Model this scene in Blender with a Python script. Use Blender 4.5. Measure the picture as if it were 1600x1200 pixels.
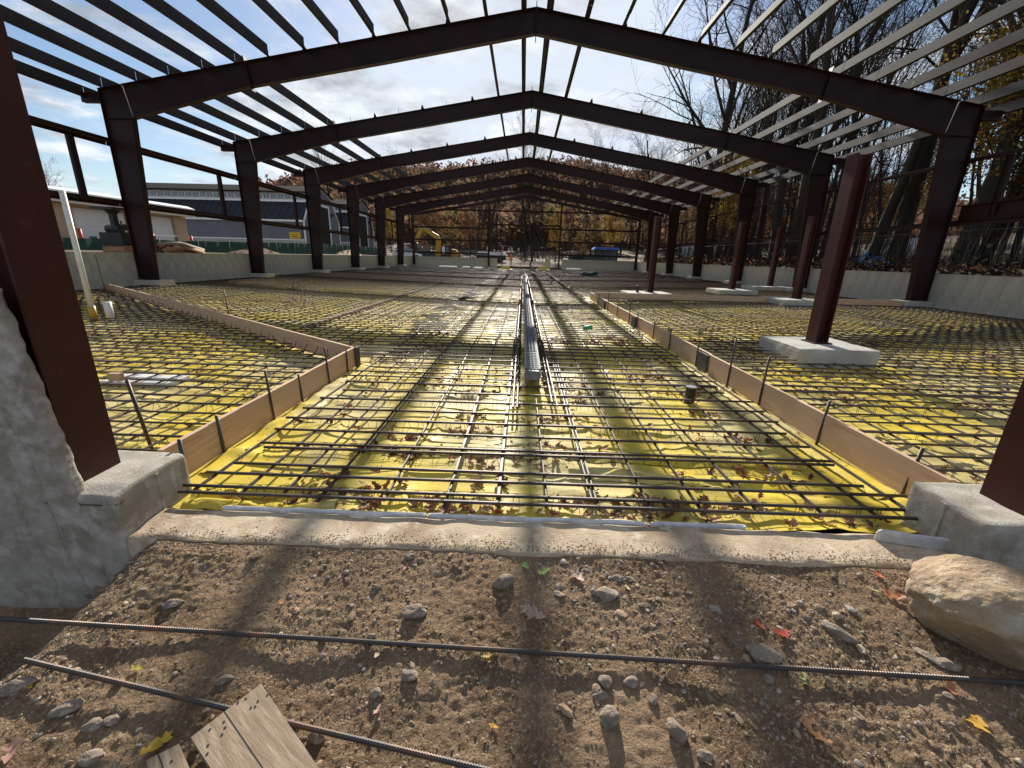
import bpy, math, random
import numpy as np
from mathutils import Vector, Matrix, noise as N
random.seed(7); rng = np.random.default_rng(7)
PI = math.pi
scene = bpy.context.scene
for o in list(bpy.data.objects): bpy.data.objects.remove(o)
C = scene.collection

# ------------------------------------------------------------------ camera
F, PITCH, YAW, ROLL = 661.483, 0.29107, 0.017475, 0.026185
CAM = np.array([-0.2021, 0.0, 1.2816])
def axes():
    cy, sy = math.cos(YAW), math.sin(YAW); f = np.array([-sy, cy, 0]); r = np.array([cy, sy, 0]); u = np.array([0, 0, 1.])
    cp, sp = math.cos(PITCH), math.sin(PITCH); f2 = cp*f-sp*u; u2 = cp*u+sp*f
    cr, sr = math.cos(ROLL), math.sin(ROLL)
    return cr*r+sr*u2, cr*u2-sr*r, f2
AR, AU, AF = axes()
cam = bpy.data.cameras.new('camera'); co = bpy.data.objects.new('camera', cam); C.objects.link(co)
cam.sensor_width = 36; cam.sensor_fit = 'HORIZONTAL'; cam.lens = F/1600*36; cam.clip_start = .02; cam.clip_end = 6000
M3 = Matrix((AR, AU, -AF)).transposed(); co.matrix_world = Matrix.Translation(Vector(CAM)) @ M3.to_4x4()
scene.camera = co
def at(u, v, z=0.0):                      # photo pixel -> the point of a level surface
    d = AF+AR*(u-800)/F-AU*(v-600)/F; t = (z-CAM[2])/d[2]; p = CAM+t*d; return Vector(p)

# ------------------------------------------------------------------ light
SUN_EL, SUN_AZ = math.radians(26.9), math.radians(-1.0)       # azimuth from +Y, negative = left
w = bpy.data.worlds.new('World'); scene.world = w; w.use_nodes = True
nt = w.node_tree; nt.nodes.clear()
def nd(t, kind, **k):
    n = t.nodes.new(kind)
    for a, b in k.items(): setattr(n, a, b)
    return n
sky = nd(nt, 'ShaderNodeTexSky', sky_type='NISHITA', sun_disc=False, sun_elevation=SUN_EL, sun_rotation=SUN_AZ, air_density=1.0, dust_density=.5, ozone_density=2.5)
tc = nd(nt, 'ShaderNodeTexCoord'); sx = nd(nt, 'ShaderNodeSeparateXYZ'); nt.links.new(tc.outputs['Generated'], sx.inputs[0])
def wm(op, a, b=None, c=None):
    n = nd(nt, 'ShaderNodeMath', operation=op)
    for i, q in enumerate((a, b, c)):
        if q is None: continue
        if isinstance(q, (int, float)): n.inputs[i].default_value = q
        else: nt.links.new(q, n.inputs[i])
    return n.outputs[0]
zz = wm('ADD', wm('MAXIMUM', sx.outputs[2], 0.0), 0.13)
cb = nd(nt, 'ShaderNodeCombineXYZ'); nt.links.new(wm('DIVIDE', sx.outputs[0], zz), cb.inputs[0]); nt.links.new(wm('DIVIDE', sx.outputs[1], zz), cb.inputs[1])
n1 = nd(nt, 'ShaderNodeTexNoise'); n1.inputs['Scale'].default_value = 1.15; n1.inputs['Detail'].default_value = 9; n1.inputs['Roughness'].default_value = .6; n1.inputs['Distortion'].default_value = .35
nt.links.new(cb.outputs[0], n1.inputs['Vector'])
r1 = nd(nt, 'ShaderNodeMapRange', interpolation_type='SMOOTHSTEP'); r1.inputs[1].default_value = .44; r1.inputs[2].default_value = .58; nt.links.new(n1.outputs[0], r1.inputs[0])
n2 = nd(nt, 'ShaderNodeTexNoise'); n2.inputs['Scale'].default_value = 2.6; n2.inputs['Detail'].default_value = 8; n2.inputs['Roughness'].default_value = .62
nt.links.new(cb.outputs[0], n2.inputs['Vector'])
ccol = nd(nt, 'ShaderNodeMapRange'); ccol.inputs[1].default_value = .36; ccol.inputs[2].default_value = .60; ccol.inputs[3].default_value = 3.8; ccol.inputs[4].default_value = 9.2; nt.links.new(n2.outputs[0], ccol.inputs[0])
cc = nd(nt, 'ShaderNodeCombineColor'); nt.links.new(wm('MULTIPLY', ccol.outputs[0], .95), cc.inputs[0]); nt.links.new(wm('MULTIPLY', ccol.outputs[0], .985), cc.inputs[1]); nt.links.new(wm('MULTIPLY', ccol.outputs[0], 1.04), cc.inputs[2])
mx = nd(nt, 'ShaderNodeMix', data_type='RGBA'); nt.links.new(wm('MULTIPLY', r1.outputs[0], .9), mx.inputs[0]); lim = nd(nt, 'ShaderNodeVectorMath', operation='MINIMUM'); lim.inputs[1].default_value = (6.6, 7.3, 8.4); nt.links.new(sky.outputs[0], lim.inputs[0]); nt.links.new(lim.outputs[0], mx.inputs[6]); nt.links.new(cc.outputs[0], mx.inputs[7])
bg = nd(nt, 'ShaderNodeBackground'); bg.inputs[1].default_value = .074; nt.links.new(mx.outputs[2], bg.inputs[0])
wo = nd(nt, 'ShaderNodeOutputWorld'); nt.links.new(bg.outputs[0], wo.inputs[0])
sl = bpy.data.lights.new('sun', 'SUN'); sl.energy = 5.0; sl.angle = math.radians(.5); sl.color = (1, .93, .82)
so = bpy.data.objects.new('sun', sl); C.objects.link(so)
sd = Vector((math.sin(SUN_AZ)*math.cos(SUN_EL), math.cos(SUN_AZ)*math.cos(SUN_EL), math.sin(SUN_EL)))
so.rotation_euler = sd.to_track_quat('Z', 'Y').to_euler(); so.location = (0, 30, 40)
vs = scene.view_settings; vs.view_transform = 'Standard'; vs.look = 'None'; vs.gamma = 1; vs.exposure = .68; vs.use_curve_mapping = False

# ------------------------------------------------------------------ materials
MATS = {}
def mat(name, col, rough=.6, metal=0., col2=None, scale=8., detail=5., bump=0., bscale=None, spec=.5, mixr=(.35, .65), col3=None, scale3=1.5, mix3=(.5, .7), stretch=None, attr=None, coords='Object', trans=0., wave=None, bdist=.01):
    m = bpy.data.materials.new(name); m.use_nodes = True; t = m.node_tree; b = t.nodes['Principled BSDF']
    b.inputs['Roughness'].default_value = rough; b.inputs['Metallic'].default_value = metal; b.inputs['Specular IOR Level'].default_value = spec
    tcn = nd(t, 'ShaderNodeTexCoord'); src = tcn.outputs[coords]
    if stretch:
        mp = nd(t, 'ShaderNodeMapping'); mp.inputs['Scale'].default_value = stretch; t.links.new(src, mp.inputs[0]); src = mp.outputs[0]
    def noise(s, d=detail):
        n = nd(t, 'ShaderNodeTexNoise'); n.inputs['Scale'].default_value = s; n.inputs['Detail'].default_value = d; n.inputs['Roughness'].default_value = .62; t.links.new(src, n.inputs['Vector']); return n
    def rng_(o, a, bb):
        q = nd(t, 'ShaderNodeMapRange'); q.inputs[1].default_value = a; q.inputs[2].default_value = bb; t.links.new(o, q.inputs[0]); return q.outputs[0]
    def mixc(f, a, bb):
        q = nd(t, 'ShaderNodeMix', data_type='RGBA'); t.links.new(f, q.inputs[0])
        for i, z in ((6, a), (7, bb)):
            if isinstance(z, tuple): q.inputs[i].default_value = (*z, 1)
            else: t.links.new(z, q.inputs[i])
        return q.outputs[2]
    out = None
    base = col
    if attr:
        an = nd(t, 'ShaderNodeAttribute', attribute_name=attr); base = an.outputs['Color']; out = base
    if col2: out = mixc(rng_(noise(scale).outputs[0], *mixr), base, col2)
    if col3: out = mixc(rng_(noise(scale3).outputs[0], *mix3), out or base, col3)
    if wave:
        wv = nd(t, 'ShaderNodeTexWave', wave_type='BANDS', bands_direction=wave[0]); wv.inputs['Scale'].default_value = wave[1]; wv.inputs['Distortion'].default_value = wave[2]; wv.inputs['Detail'].default_value = 3; wv.inputs['Detail Scale'].default_value = 1.2
        t.links.new(src, wv.inputs['Vector']); out = mixc(rng_(wv.outputs[0], .2, .9), out or base, wave[3])
    if out is None: b.inputs['Base Color'].default_value = (*col, 1)
    else: t.links.new(out, b.inputs['Base Color'])
    if bump:
        bn = nd(t, 'ShaderNodeBump'); bn.inputs['Strength'].default_value = bump; bn.inputs['Distance'].default_value = bdist
        t.links.new(noise(bscale or scale*4, 8).outputs[0], bn.inputs['Height']); t.links.new(bn.outputs[0], b.inputs['Normal'])
    if trans:
        tr = nd(t, 'ShaderNodeBsdfTranslucent'); ms = nd(t, 'ShaderNodeMixShader'); ms.inputs[0].default_value = trans
        if out is None: tr.inputs[0].default_value = (*col, 1)
        else: t.links.new(out, tr.inputs[0])
        t.links.new(b.outputs[0], ms.inputs[1]); t.links.new(tr.outputs[0], ms.inputs[2]); t.links.new(ms.outputs[0], t.nodes['Material Output'].inputs[0])
    MATS[name] = m; return m
mat('steel', (.030, .0118, .0122), .5, spec=.22, col2=(.021, .0092, .010), scale=1.3, col3=(.042, .021, .019), scale3=5, mix3=(.62, .85), bump=.06, bscale=40, bdist=.004)
mat('primer', (.066, .019, .015), .52, spec=.25, col2=(.046, .0145, .012), scale=2, col3=(.11, .045, .035), scale3=9, mix3=(.6, .8), bump=.08, bscale=60, bdist=.003)
mat('purlin', (.048, .043, .049), .7, spec=.12, col2=(.035, .031, .036), scale=2.5, bump=.04, bscale=30, bdist=.004)
mat('concrete', (.46, .44, .40), .9, col2=(.34, .325, .29), scale=1.6, col3=(.54, .52, .48), scale3=6, mix3=(.55, .75), bump=.35, bscale=45)
mat('concrete_old', (.42, .385, .33), .95, col2=(.25, .215, .165), scale=4.5, col3=(.50, .465, .405), scale3=11, mix3=(.48, .7), bump=.7, bscale=80, bdist=.008)
mat('sill', (.50, .395, .275), .95, col2=(.28, .20, .125), scale=3.4, mixr=(.42, .66), col3=(.62, .55, .44), scale3=9, mix3=(.55, .72), bump=.6, bscale=60)
mat('lumber', (.64, .44, .305), .75, col2=(.44, .27, .155), scale=3, stretch=(12, 1.2, 12), bump=.25, bscale=20, bdist=.004, wave=('X', .9, 6, (.52, .35, .225)))
mat('lumber_x', (.50, .34, .23), .75, col2=(.36, .235, .155), scale=3, stretch=(1.2, 12, 12), bump=.25, bscale=20, bdist=.004)
mat('old_board', (.30, .225, .15), .85, col2=(.20, .145, .095), scale=2.4, stretch=(16, 1.6, 16), bump=.5, bscale=14, bdist=.004, col3=(.38, .30, .21), scale3=3, mix3=(.5, .7))
mat('plywood_dark', (.10, .085, .07), .85, col2=(.05, .045, .04), scale=9)
mat('rebar', (.046, .035, .031), .52, metal=.35, col2=(.12, .062, .036), scale=9, mixr=(.48, .74), bump=.5, bscale=160, bdist=.003)
mat('rebar_rust', (.065, .058, .056), .45, metal=.5, col2=(.16, .085, .05), scale=5, mixr=(.5, .7), bump=.2, bscale=200, bdist=.002)
mat('wire', (.07, .06, .055), .45, metal=.6)
mat('galv', (.19, .205, .23), .65, spec=.15, col2=(.14, .15, .17), scale=6, bump=.1, bscale=25, bdist=.003)
mat('cap', (.24, .25, .27), .5, col2=(.12, .125, .14), scale=9)
mat('black_plastic', (.018, .018, .02), .35)
mat('white_pvc', (.72, .70, .62), .4, col2=(.6, .57, .48), scale=5)
mat('foam', (.66, .66, .66), .85, col2=(.48, .48, .48), scale=12, bump=.3)
mat('rock_tan', (.42, .30, .18), .9, col2=(.27, .20, .135), scale=5, col3=(.50, .42, .31), scale3=9, mix3=(.52, .7), bump=1., bscale=30, bdist=.022)
mat('rock_grey', (.26, .205, .155), .9, col2=(.16, .13, .108), scale=16, col3=(.42, .345, .26), scale3=28, mix3=(.5, .7), bump=.9, bscale=110, bdist=.007)
mat('pebble', (.3, .27, .24), .9, attr='tint', bump=.4, bscale=120, bdist=.003)
mat('leaf', (.3, .2, .1), .6, attr='tint', trans=.3, bump=.2, bscale=90, bdist=.003)
mat('foliage', (.2, .1, .05), .8, attr='tint', trans=.48, spec=.2)
mat('bark', (.055, .045, .038), .95, col2=(.045, .038, .033), scale=3, stretch=(3, 3, .6), bump=.6, bscale=8, spec=.15)
mat('twig', (.042, .034, .030), .95, spec=.15)
mat('earth', (.16, .115, .075), .97, col2=(.10, .072, .048), scale=.35, col3=(.20, .165, .11), scale3=.08, spec=.2, coords='Object', bump=.4, bscale=3, bdist=.05)
mat('forest_floor', (.085, .055, .035), .97, col2=(.05, .036, .025), scale=.25, spec=.15)
mat('barn_grey', (.16, .165, .185), .75, col2=(.135, .14, .16), scale=.6)
mat('barn_dark', (.035, .037, .047), .85, spec=.15, col2=(.028, .029, .036), scale=.5)
mat('roof_shingle', (.034, .031, .027), .95, spec=.05, col2=(.024, .022, .02), scale=1.2)
mat('white_paint', (.82, .82, .81), .6, col2=(.76, .76, .75), scale=.8)
mat('tan_stucco', (.55, .43, .29), .85, col2=(.48, .37, .25), scale=1)
mat('dark_void', (.01, .01, .012), .9)
mat('glass', (.10, .12, .15), .12, spec=.8)
mat('fence_green', (.022, .075, .062), .8, col2=(.03, .095, .075), scale=.7, trans=.15)
mat('machine_yellow', (.50, .29, .025), .5, col2=(.38, .21, .025), scale=2)
mat('machine_black', (.02, .02, .022), .5)
mat('red_paint', (.55, .035, .03), .5)
mat('blue_tarp', (.04, .16, .50), .4, col2=(.08, .26, .62), scale=1.5)
mat('container_green', (.03, .07, .06), .6)
mat('orange_vest', (.85, .16, .03), .7)
mat('dark_cloth', (.03, .03, .04), .9)
mat('jeans', (.12, .15, .2), .9)
mat('skin', (.45, .28, .2), .6)
mat('sign_yellow', (.75, .45, .02), .5)
mat('crate_wood', (.42, .25, .12), .8, col2=(.30, .17, .08), scale=3)
mat('hi_green', (.02, .35, .12), .5)
mat('car_white', (.75, .76, .78), .3)
mat('rubber', (.02, .02, .02), .8)
# the vapour barrier: glossy yellow film, dusty where water dried on it
def film():
    m = mat('film', (.69, .515, .045), .34, col2=(.53, .41, .06), scale=1.2, spec=.08)
    t = m.node_tree; b = t.nodes['Principled BSDF']
    src = nd(t, 'ShaderNodeTexCoord').outputs['Object']
    def noise(s, d, r=.6):
        n = nd(t, 'ShaderNodeTexNoise'); n.inputs['Scale'].default_value = s; n.inputs['Detail'].default_value = d; n.inputs['Roughness'].default_value = r; t.links.new(src, n.inputs['Vector']); return n.outputs[0]
    def mr(o, a, c, lo=0., hi=1.):
        q = nd(t, 'ShaderNodeMapRange', interpolation_type='SMOOTHSTEP'); q.inputs[1].default_value = a; q.inputs[2].default_value = c; q.inputs[3].default_value = lo; q.inputs[4].default_value = hi; t.links.new(o, q.inputs[0]); return q.outputs[0]
    dust = mr(noise(.55, 7), .42, .60, .06, .66); mud = mr(noise(1.7, 9, .7), .50, .68, 0, .62); speck = mr(noise(26, 4), .62, .70, 0, .6)
    prev = b.inputs['Base Color'].links[0].from_socket
    for f, c in ((dust, (.52, .46, .29)), (mud, (.25, .20, .12)), (speck, (.14, .10, .06))):
        q = nd(t, 'ShaderNodeMix', data_type='RGBA'); t.links.new(f, q.inputs[0]); t.links.new(prev, q.inputs[6]); q.inputs[7].default_value = (*c, 1); prev = q.outputs[2]
    t.links.new(prev, b.inputs['Base Color'])
    t.links.new(mr(noise(2.2, 6), .35, .65, .46, .74), b.inputs['Roughness'])
    bn = nd(t, 'ShaderNodeBump'); bn.inputs['Strength'].default_value = .4; bn.inputs['Distance'].default_value = .02; t.links.new(noise(7, 6), bn.inputs['Height']); t.links.new(bn.outputs[0], b.inputs['Normal'])
film()
def dirt_mat():
    m = mat('dirt', (.315, .213, .13), .97, col2=(.16, .103, .06), scale=2.3, mixr=(.38, .62), col3=(.40, .30, .195), scale3=60, mix3=(.5, .68), bump=1., bscale=95, spec=.15, bdist=.02)
dirt_mat()

# ------------------------------------------------------------------ mesh helpers
class MB:
    def __init__(s): s.v = []; s.f = []; s.c = []; s.t = None
    def add(s, vs, fs, tint=None):
        k = len(s.v); s.v += [tuple(q) for q in vs]; s.f += [tuple(i+k for i in f) for f in fs]
        if tint is not None: s.c += [tint]*len(vs)
        return s
    def box(s, x0, x1, y0, y1, z0, z1, tint=None):
        return s.add([(x0,y0,z0),(x1,y0,z0),(x1,y1,z0),(x0,y1,z0),(x0,y0,z1),(x1,y0,z1),(x1,y1,z1),(x0,y1,z1)], [(0,3,2,1),(4,5,6,7),(0,1,5,4),(1,2,6,5),(2,3,7,6),(3,0,4,7)], tint)
    def prism(s, poly, a, b, axis='Y'):          # poly in the other two axes, extruded from a to b
        n = len(poly)
        def P(q, t): return (q[0], t, q[1]) if axis == 'Y' else ((t, q[0], q[1]) if axis == 'X' else (q[0], q[1], t))
        return s.add([P(q, a) for q in poly]+[P(q, b) for q in poly], [tuple(range(n))[::-1], tuple(range(n, 2*n))]+[(i, (i+1) % n, n+(i+1) % n, n+i) for i in range(n)])
    def tube(s, pts, rad, n=6, caps=True, tint=None):
        pts = [Vector(q) for q in pts]; rad = rad if isinstance(rad, (list, tuple)) else [rad]*len(pts)
        vs = []; up = Vector((0, 0, 1)); d0 = (pts[1]-pts[0]).normalized()
        if abs(d0.z) > .9: up = Vector((1, 0, 0))
        for i, q in enumerate(pts):
            d = (pts[min(i+1, len(pts)-1)]-pts[max(i-1, 0)]).normalized(); a = d.cross(up)
            if a.length < 1e-4: a = d.cross(Vector((0, 1, 0)))
            a.normalize(); b = a.cross(d)
            for k in range(n):
                t = 2*PI*k/n; vs.append(q+(a*math.cos(t)+b*math.sin(t))*rad[i])
        m = len(pts); fs = [(i*n+k, i*n+(k+1) % n, (i+1)*n+(k+1) % n, (i+1)*n+k) for i in range(m-1) for k in range(n)]
        if caps: fs += [tuple(range(n))[::-1], tuple(range((m-1)*n, m*n))]
        return s.add(vs, fs, tint)
    def beam(s, a, b, w, h, up=(0, 0, 1)):      # rectangular bar a->b, w across, h along up
        a, b = Vector(a), Vector(b); d = (b-a).normalized(); r = d.cross(Vector(up)).normalized(); u = r.cross(d)
        vs = [p+r*i*w/2+u*j*h/2 for p in (a, b) for i, j in ((-1,-1),(1,-1),(1,1),(-1,1))]
        return s.add(vs, [(0,1,2,3),(7,6,5,4),(0,4,5,1),(1,5,6,2),(2,6,7,3),(3,7,4,0)])
    def mesh(s, name, m, org=(0, 0, 0), smooth=False):
        me = bpy.data.meshes.new(name); o = Vector(org)
        me.from_pydata([(q[0]-o.x, q[1]-o.y, q[2]-o.z) for q in s.v], [], s.f); me.materials.append(MATS[m])
        if s.c:
            a = me.attributes.new('tint', 'FLOAT_COLOR', 'POINT'); arr = np.ones((len(s.v), 4), np.float32); arr[:, :3] = np.array(s.c, np.float32); a.data.foreach_set('color', arr.ravel())
        if smooth: me.polygons.foreach_set('use_smooth', [True]*len(me.polygons))
        me.update(); return me
    def build(s, name, m, parent=None, smooth=False, org=None):
        if org is None: org = parent.location if parent else (0, 0, 0)
        if parent and parent.parent: org = Vector(parent.location)+Vector(parent.parent.location)
        me = s.mesh(name, m, org, smooth); return obj(name, me, parent, (0, 0, 0) if parent else org)
def obj(name, me, parent=None, loc=(0, 0, 0), rot=(0, 0, 0), scale=(1, 1, 1)):
    o = bpy.data.objects.new(name, me); C.objects.link(o); o.parent = parent; o.location = loc; o.rotation_euler = rot; o.scale = scale; return o
def tag(o, label=None, cat=None, group=None, kind=None):
    for k, q in (('label', label), ('category', cat), ('group', group), ('kind', kind)):
        if q: o[k] = q
    return o
def thing(name, label, cat, loc=(0, 0, 0), group=None):
    o = obj(name, None, None, loc); return tag(o, label, cat, group)
def copy_tree(o, parent=None, loc=None):
    c = o.copy(); C.objects.link(c); c.parent = parent
    if loc is not None: c.location = loc
    for ch in list(o.children): copy_tree(ch, c)
    return c
def struct(o): return tag(o, kind='structure')
ORD = ['first', 'second', 'third', 'fourth', 'fifth', 'sixth', 'seventh', 'eighth', 'ninth', 'tenth', 'eleventh', 'twelfth', 'thirteenth', 'fourteenth']
def nz(x, y, z=0): return N.noise(Vector((x, y, z)))
def sm(a, b, x):
    t = min(1, max(0, (x-a)/(b-a))); return t*t*(3-2*t)

# ------------------------------------------------------------------ ground
W, EAVE, RIDGE = 16.153, 6.892, 9.594
BAY, Y1 = 7.62, 17.876
YF = [Y1+BAY*k for k in range(7)]          # six portal frames and the far end wall
YEND = YF[6]
def ground_z(x, y):
    if y > YEND+.5:
        base = .0+sm(YEND, 80, y)*.5
        side = sm(16, 24, abs(x))
        return base*(1-side)+side*(1.5+sm(24, 60, abs(x))*1.2)+sm(85, 130, y)*3
    if y < 1.0 and abs(x) < 16.5: return -.98
    if abs(x) < 16.5: return -.98 if y < 2.4 else -.5
    if x < 0: return .9+sm(17, 30, -x)*.75+.08*nz(x*.3, y*.3)
    return 1.0+sm(17, 21, x)*.35+sm(20, 70, x)*5+.2*nz(x*.2, y*.2, 3)
xs = [-3000, -1200, -600, -350, -200, -130, -90, -70, -55, -45, -38, -32, -28, -25, -22, -20, -18.5, -17.3, -16.51, -16.49, -11, -6, -2, 2, 6, 11, 16.49, 16.51, 17.3, 18.5, 20, 22, 25, 28, 32, 38, 45, 55, 70, 90, 130, 200, 350, 600, 1200, 3000]
ys = [-3000, -800, -200, -60, -25, -10, -4, .99, 1.01, 2.39, 2.41, 6, 10, 14, 18, 22, 26, 30, 35, 40, 45, 50, 55, 60, YEND+.49, YEND+.51, 67, 70, 74, 80, 90, 100, 115, 130, 160, 250, 500, 1200, 3000]
g = MB(); g.v = [(x, y, ground_z(x, y)) for y in ys for x in xs]; nx = len(xs)
g.f = [(j*nx+i, j*nx+i+1, (j+1)*nx+i+1, (j+1)*nx+i) for j in range(len(ys)-1) for i in range(nx-1)]
struct(g.build('ground', 'earth'))
def dirt_base(x, y):
    z = -.285-.17*(1.97-y)
    z -= sm(-2.1-.1*nz(y*3, 1), -2.85, x)*.5*sm(.2, 1.6, y)
    z -= sm(2.3, 3.0, x)*.3
    return z
def dirt_z(x, y):
    v = Vector((x*2.3, y*2.3, 0)); z = dirt_base(x, y)+.022*N.noise(v)+.009*N.noise(v*2.9)
    z += .007*abs(N.noise(v*8))+.006*N.noise(v*17)+.0065*abs(N.noise(v*36))
    m = sm(.15, .5, N.noise(Vector((x*1.1+3, y*1.4, 5)))+.25*sm(-.8, -2, x)); z += m*.016*abs(N.noise(v*13+Vector((3, 3, 3))))
    return z if y < 1.9 else min(z, -.283)
def at_dirt(u, v):
    z = -.35
    for _ in range(4): p = at(u, v, z); z = dirt_base(p.x, p.y)
    p = at(u, v, z); return Vector((p.x, p.y, dirt_z(p.x, p.y)))
dx = list(np.arange(-3.6, 3.9, .0115)); dy = list(np.arange(-1.2, .8, .06))+list(np.arange(.8, 1.985, .0095))
g = MB(); g.v = [(x, y, dirt_z(x, y)) for y in dy for x in dx]; nx = len(dx)
g.f = [(j*nx+i, j*nx+i+1, (j+1)*nx+i+1, (j+1)*nx+i) for j in range(len(dy)-1) for i in range(nx-1)]
struct(g.build('bare_soil', 'dirt', smooth=True))

# ------------------------------------------------------------------ concrete walls
def joint_panels(name, label, horiz_axis, a0, a1, face, thick, z0, z1, step, skip=None):
    """a low poured wall built of form panels with recessed joints between them"""
    root = thing(name, label, 'wall', (0, 0, 0))
    n = max(1, round((a1-a0)/step)); st = (a1-a0)/n; g0 = .012
    core = MB(); lo, hi = (face, face+thick) if thick > 0 else (face+thick, face)
    s = .012 if thick > 0 else -.012
    c0, c1 = sorted((face+s, face+thick))
    if horiz_axis == 'Y': core.box(c0, c1, a0, a1, z0, z1-.004)
    else: core.box(a0, a1, c0, c1, z0, z1-.004)
    core.build('core', 'concrete', root)
    p0, p1 = sorted((face, face+s*.97)); me = []
    for q in range(4):
        m = MB(); hh = z1-z0; j = g0/2
        if horiz_axis == 'Y': m.box(p0, p1, j, st-j, 0, hh)
        else: m.box(j, st-j, p0, p1, 0, hh)
        m.v = [(x, y, z) for x, y, z in m.v]; me.append(m.mesh('form_panel', 'concrete'))
    for i in range(n):
        d = random.uniform(-.002, .002)
        o = obj('form_panel', me[i % 4], root, (d, a0+i*st, z0) if horiz_axis == 'Y' else (a0+i*st, d, z0))
    return root
joint_panels('concrete_wall', 'long low grey concrete wall along the left side behind the columns', 'Y', 2.6, YEND, -16.2, -.3, -.5, 1.075, .66)
joint_panels('concrete_wall', 'long low pale concrete wall along the right side below the woods', 'Y', 2.6, YEND, 16.2, .3, -.5, 1.075, .66)
joint_panels('concrete_wall', 'low concrete wall at the far end, left of the opening, below the excavator', 'X', -16.15, -3.9, YEND-.05, .3, -.5, 1.08, .9)
joint_panels('concrete_wall', 'low concrete wall at the far end, right of the opening', 'X', 5.4, 16.15, YEND-.05, .3, -.5, 1.15, .9)
pr = thing('concrete_pier', 'short concrete pier beside the dark doorway at the far end', 'pier', (3.3, YEND, 0))
MB().box(3.0, 3.75, YEND-.1, YEND+.3, -.5, 1.2).build('block', 'concrete', pr); MB().box(2.95, 3.8, YEND-.13, YEND+.33, 1.2, 1.26).build('cap', 'concrete', pr)

def rough_block(x0, x1, y0, y1, z0, z1, step=.03, amp=.006, chip=None):
    """box with fine faces so that edges can be chipped and worn"""
    import itertools
    bm = MB()
    def face(o, a, b, na, nb):
        k = len(bm.v)
        for j in range(nb+1):
            for i in range(na+1): bm.v.append(tuple(o[q]+a[q]*i/na+b[q]*j/nb for q in range(3)))
        bm.f.extend([(k+j*(na+1)+i, k+j*(na+1)+i+1, k+(j+1)*(na+1)+i+1, k+(j+1)*(na+1)+i) for j in range(nb) for i in range(na)])
    X, Y, Z = x1-x0, y1-y0, z1-z0; c = lambda q: max(2, int(q/step))
    face((x0,y0,z0), (X,0,0), (0,0,Z), c(X), c(Z)); face((x1,y0,z0), (0,Y,0), (0,0,Z), c(Y), c(Z)); face((x1,y1,z0), (-X,0,0), (0,0,Z), c(X), c(Z))
    face((x0,y1,z0), (0,-Y,0), (0,0,Z), c(Y), c(Z)); face((x0,y0,z1), (X,0,0), (0,Y,0), c(X), c(Y))
    cx, cy, cz = (x0+x1)/2, (y0+y1)/2, (z0+z1)/2
    def warp(p):
        x, y, z = p; v = Vector(p)
        d = Vector((N.noise(v*9), N.noise(v*9+Vector((9, 0, 0))), N.noise(v*9+Vector((0, 9, 0)))))*amp
        # round and chip the arrises
        ex, ey, ez = min(x-x0, x1-x), min(y-y0, y1-y), z1-z
        es = sorted((ex, ey, ez)); r = .010+.028*max(0, N.noise(v*6+Vector((4, 4, 4))))
        if es[1] < r:
            k = (r-es[1])*.55
            d += Vector((math.copysign(k, cx-x) if ex < r else 0, math.copysign(k, cy-y) if ey < r else 0, -k if ez < r else 0))
        if chip: d += chip(x, y, z)
        return (x+d.x, y+d.y, z+d.z)
    bm.v = [warp(q) for q in bm.v]; return bm
# front end wall at the door opening
def chipL(x, y, z):                       # ragged right end of the near-left wall
    k = sm(.22, 0, -2.585-x); t = (z+.05); g_ = 0
    for x0_, sd_ in ((-2.77, 1), (-2.93, 6)):      # cracks opened into the face
        xc = x0_-.10*t+.035*nz(z*3.1, sd_)+.014*nz(z*15, sd_); g_ = max(g_, sm(.013, .003, abs(x-xc))*(.4+.6*abs(nz(z*5, sd_+2))))
    if g_ > 0 and y < 1.975: return Vector((k*-.10*t, .035*g_, 0))
    return Vector((k*(-.10*t-.03*abs(N.noise(Vector((1, y*2, z*3.4))))-.018*abs(N.noise(Vector((3, y*3, z*6.3))))-.005*N.noise(Vector((7, y*9, z*31)))), k*.02*abs(N.noise(Vector((x*8, 2, z*9)))), 0))
wl = thing('concrete_wall', 'cracked grey concrete wall in the near left corner with a ragged end', 'wall', (-3.2, 2.0, -.9))
rough_block(-4.6, -2.585, 1.962, 2.035, -1.0, 1.08, .012, .0025, chipL).build('wall_block', 'concrete_old', wl, smooth=True)
wr = thing('concrete_wall', 'concrete front wall running off to the right behind the boulder', 'wall', (3.2, 2.1, -.9))
rough_block(2.83, 4.6, 1.99, 2.28, -1.0, 1.0, .04, .008).build('wall_block', 'concrete_old', wr, smooth=True)
def pitL(x, y, z): return Vector((0, 0, -.05*sm(.12, 0, y-1.975)*(.4+abs(nz(x*5, 3))) if z > -.06 else 0))
pdl = thing('concrete_pedestal', 'worn concrete pedestal under the near left post, beside the formwork board', 'pedestal', (-2.6, 2.2, -.3))
rough_block(-2.95, -2.385, 1.972, 2.49, -.75, .0, .014, .004, pitL).build('block', 'concrete_old', pdl, smooth=True)
pdr = thing('concrete_pedestal', 'square-edged concrete pedestal under the near right post, above the boulder', 'pedestal', (2.6, 2.2, -.3))
rough_block(2.29, 2.84, 1.975, 2.44, -.75, .0, .02, .005).build('block', 'concrete_old', pdr, smooth=True)
MB().box(2.279, 2.2925, 2.20, 2.222, -.29, -.02).build('form_seam', 'concrete_old', pdr)
MB().box(-2.3895, -2.378, 2.24, 2.262, -.29, -.03).build('form_seam', 'concrete_old', pdl)
def sillchip(x, y, z): return Vector((0, .007*nz(x*4, 7)+.005*nz(x*13, 2), .006*nz(x*7, y*7, 4))) if y < 2.0 else Vector((0, 0, .005*nz(x*7, y*7, 4)))
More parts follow.
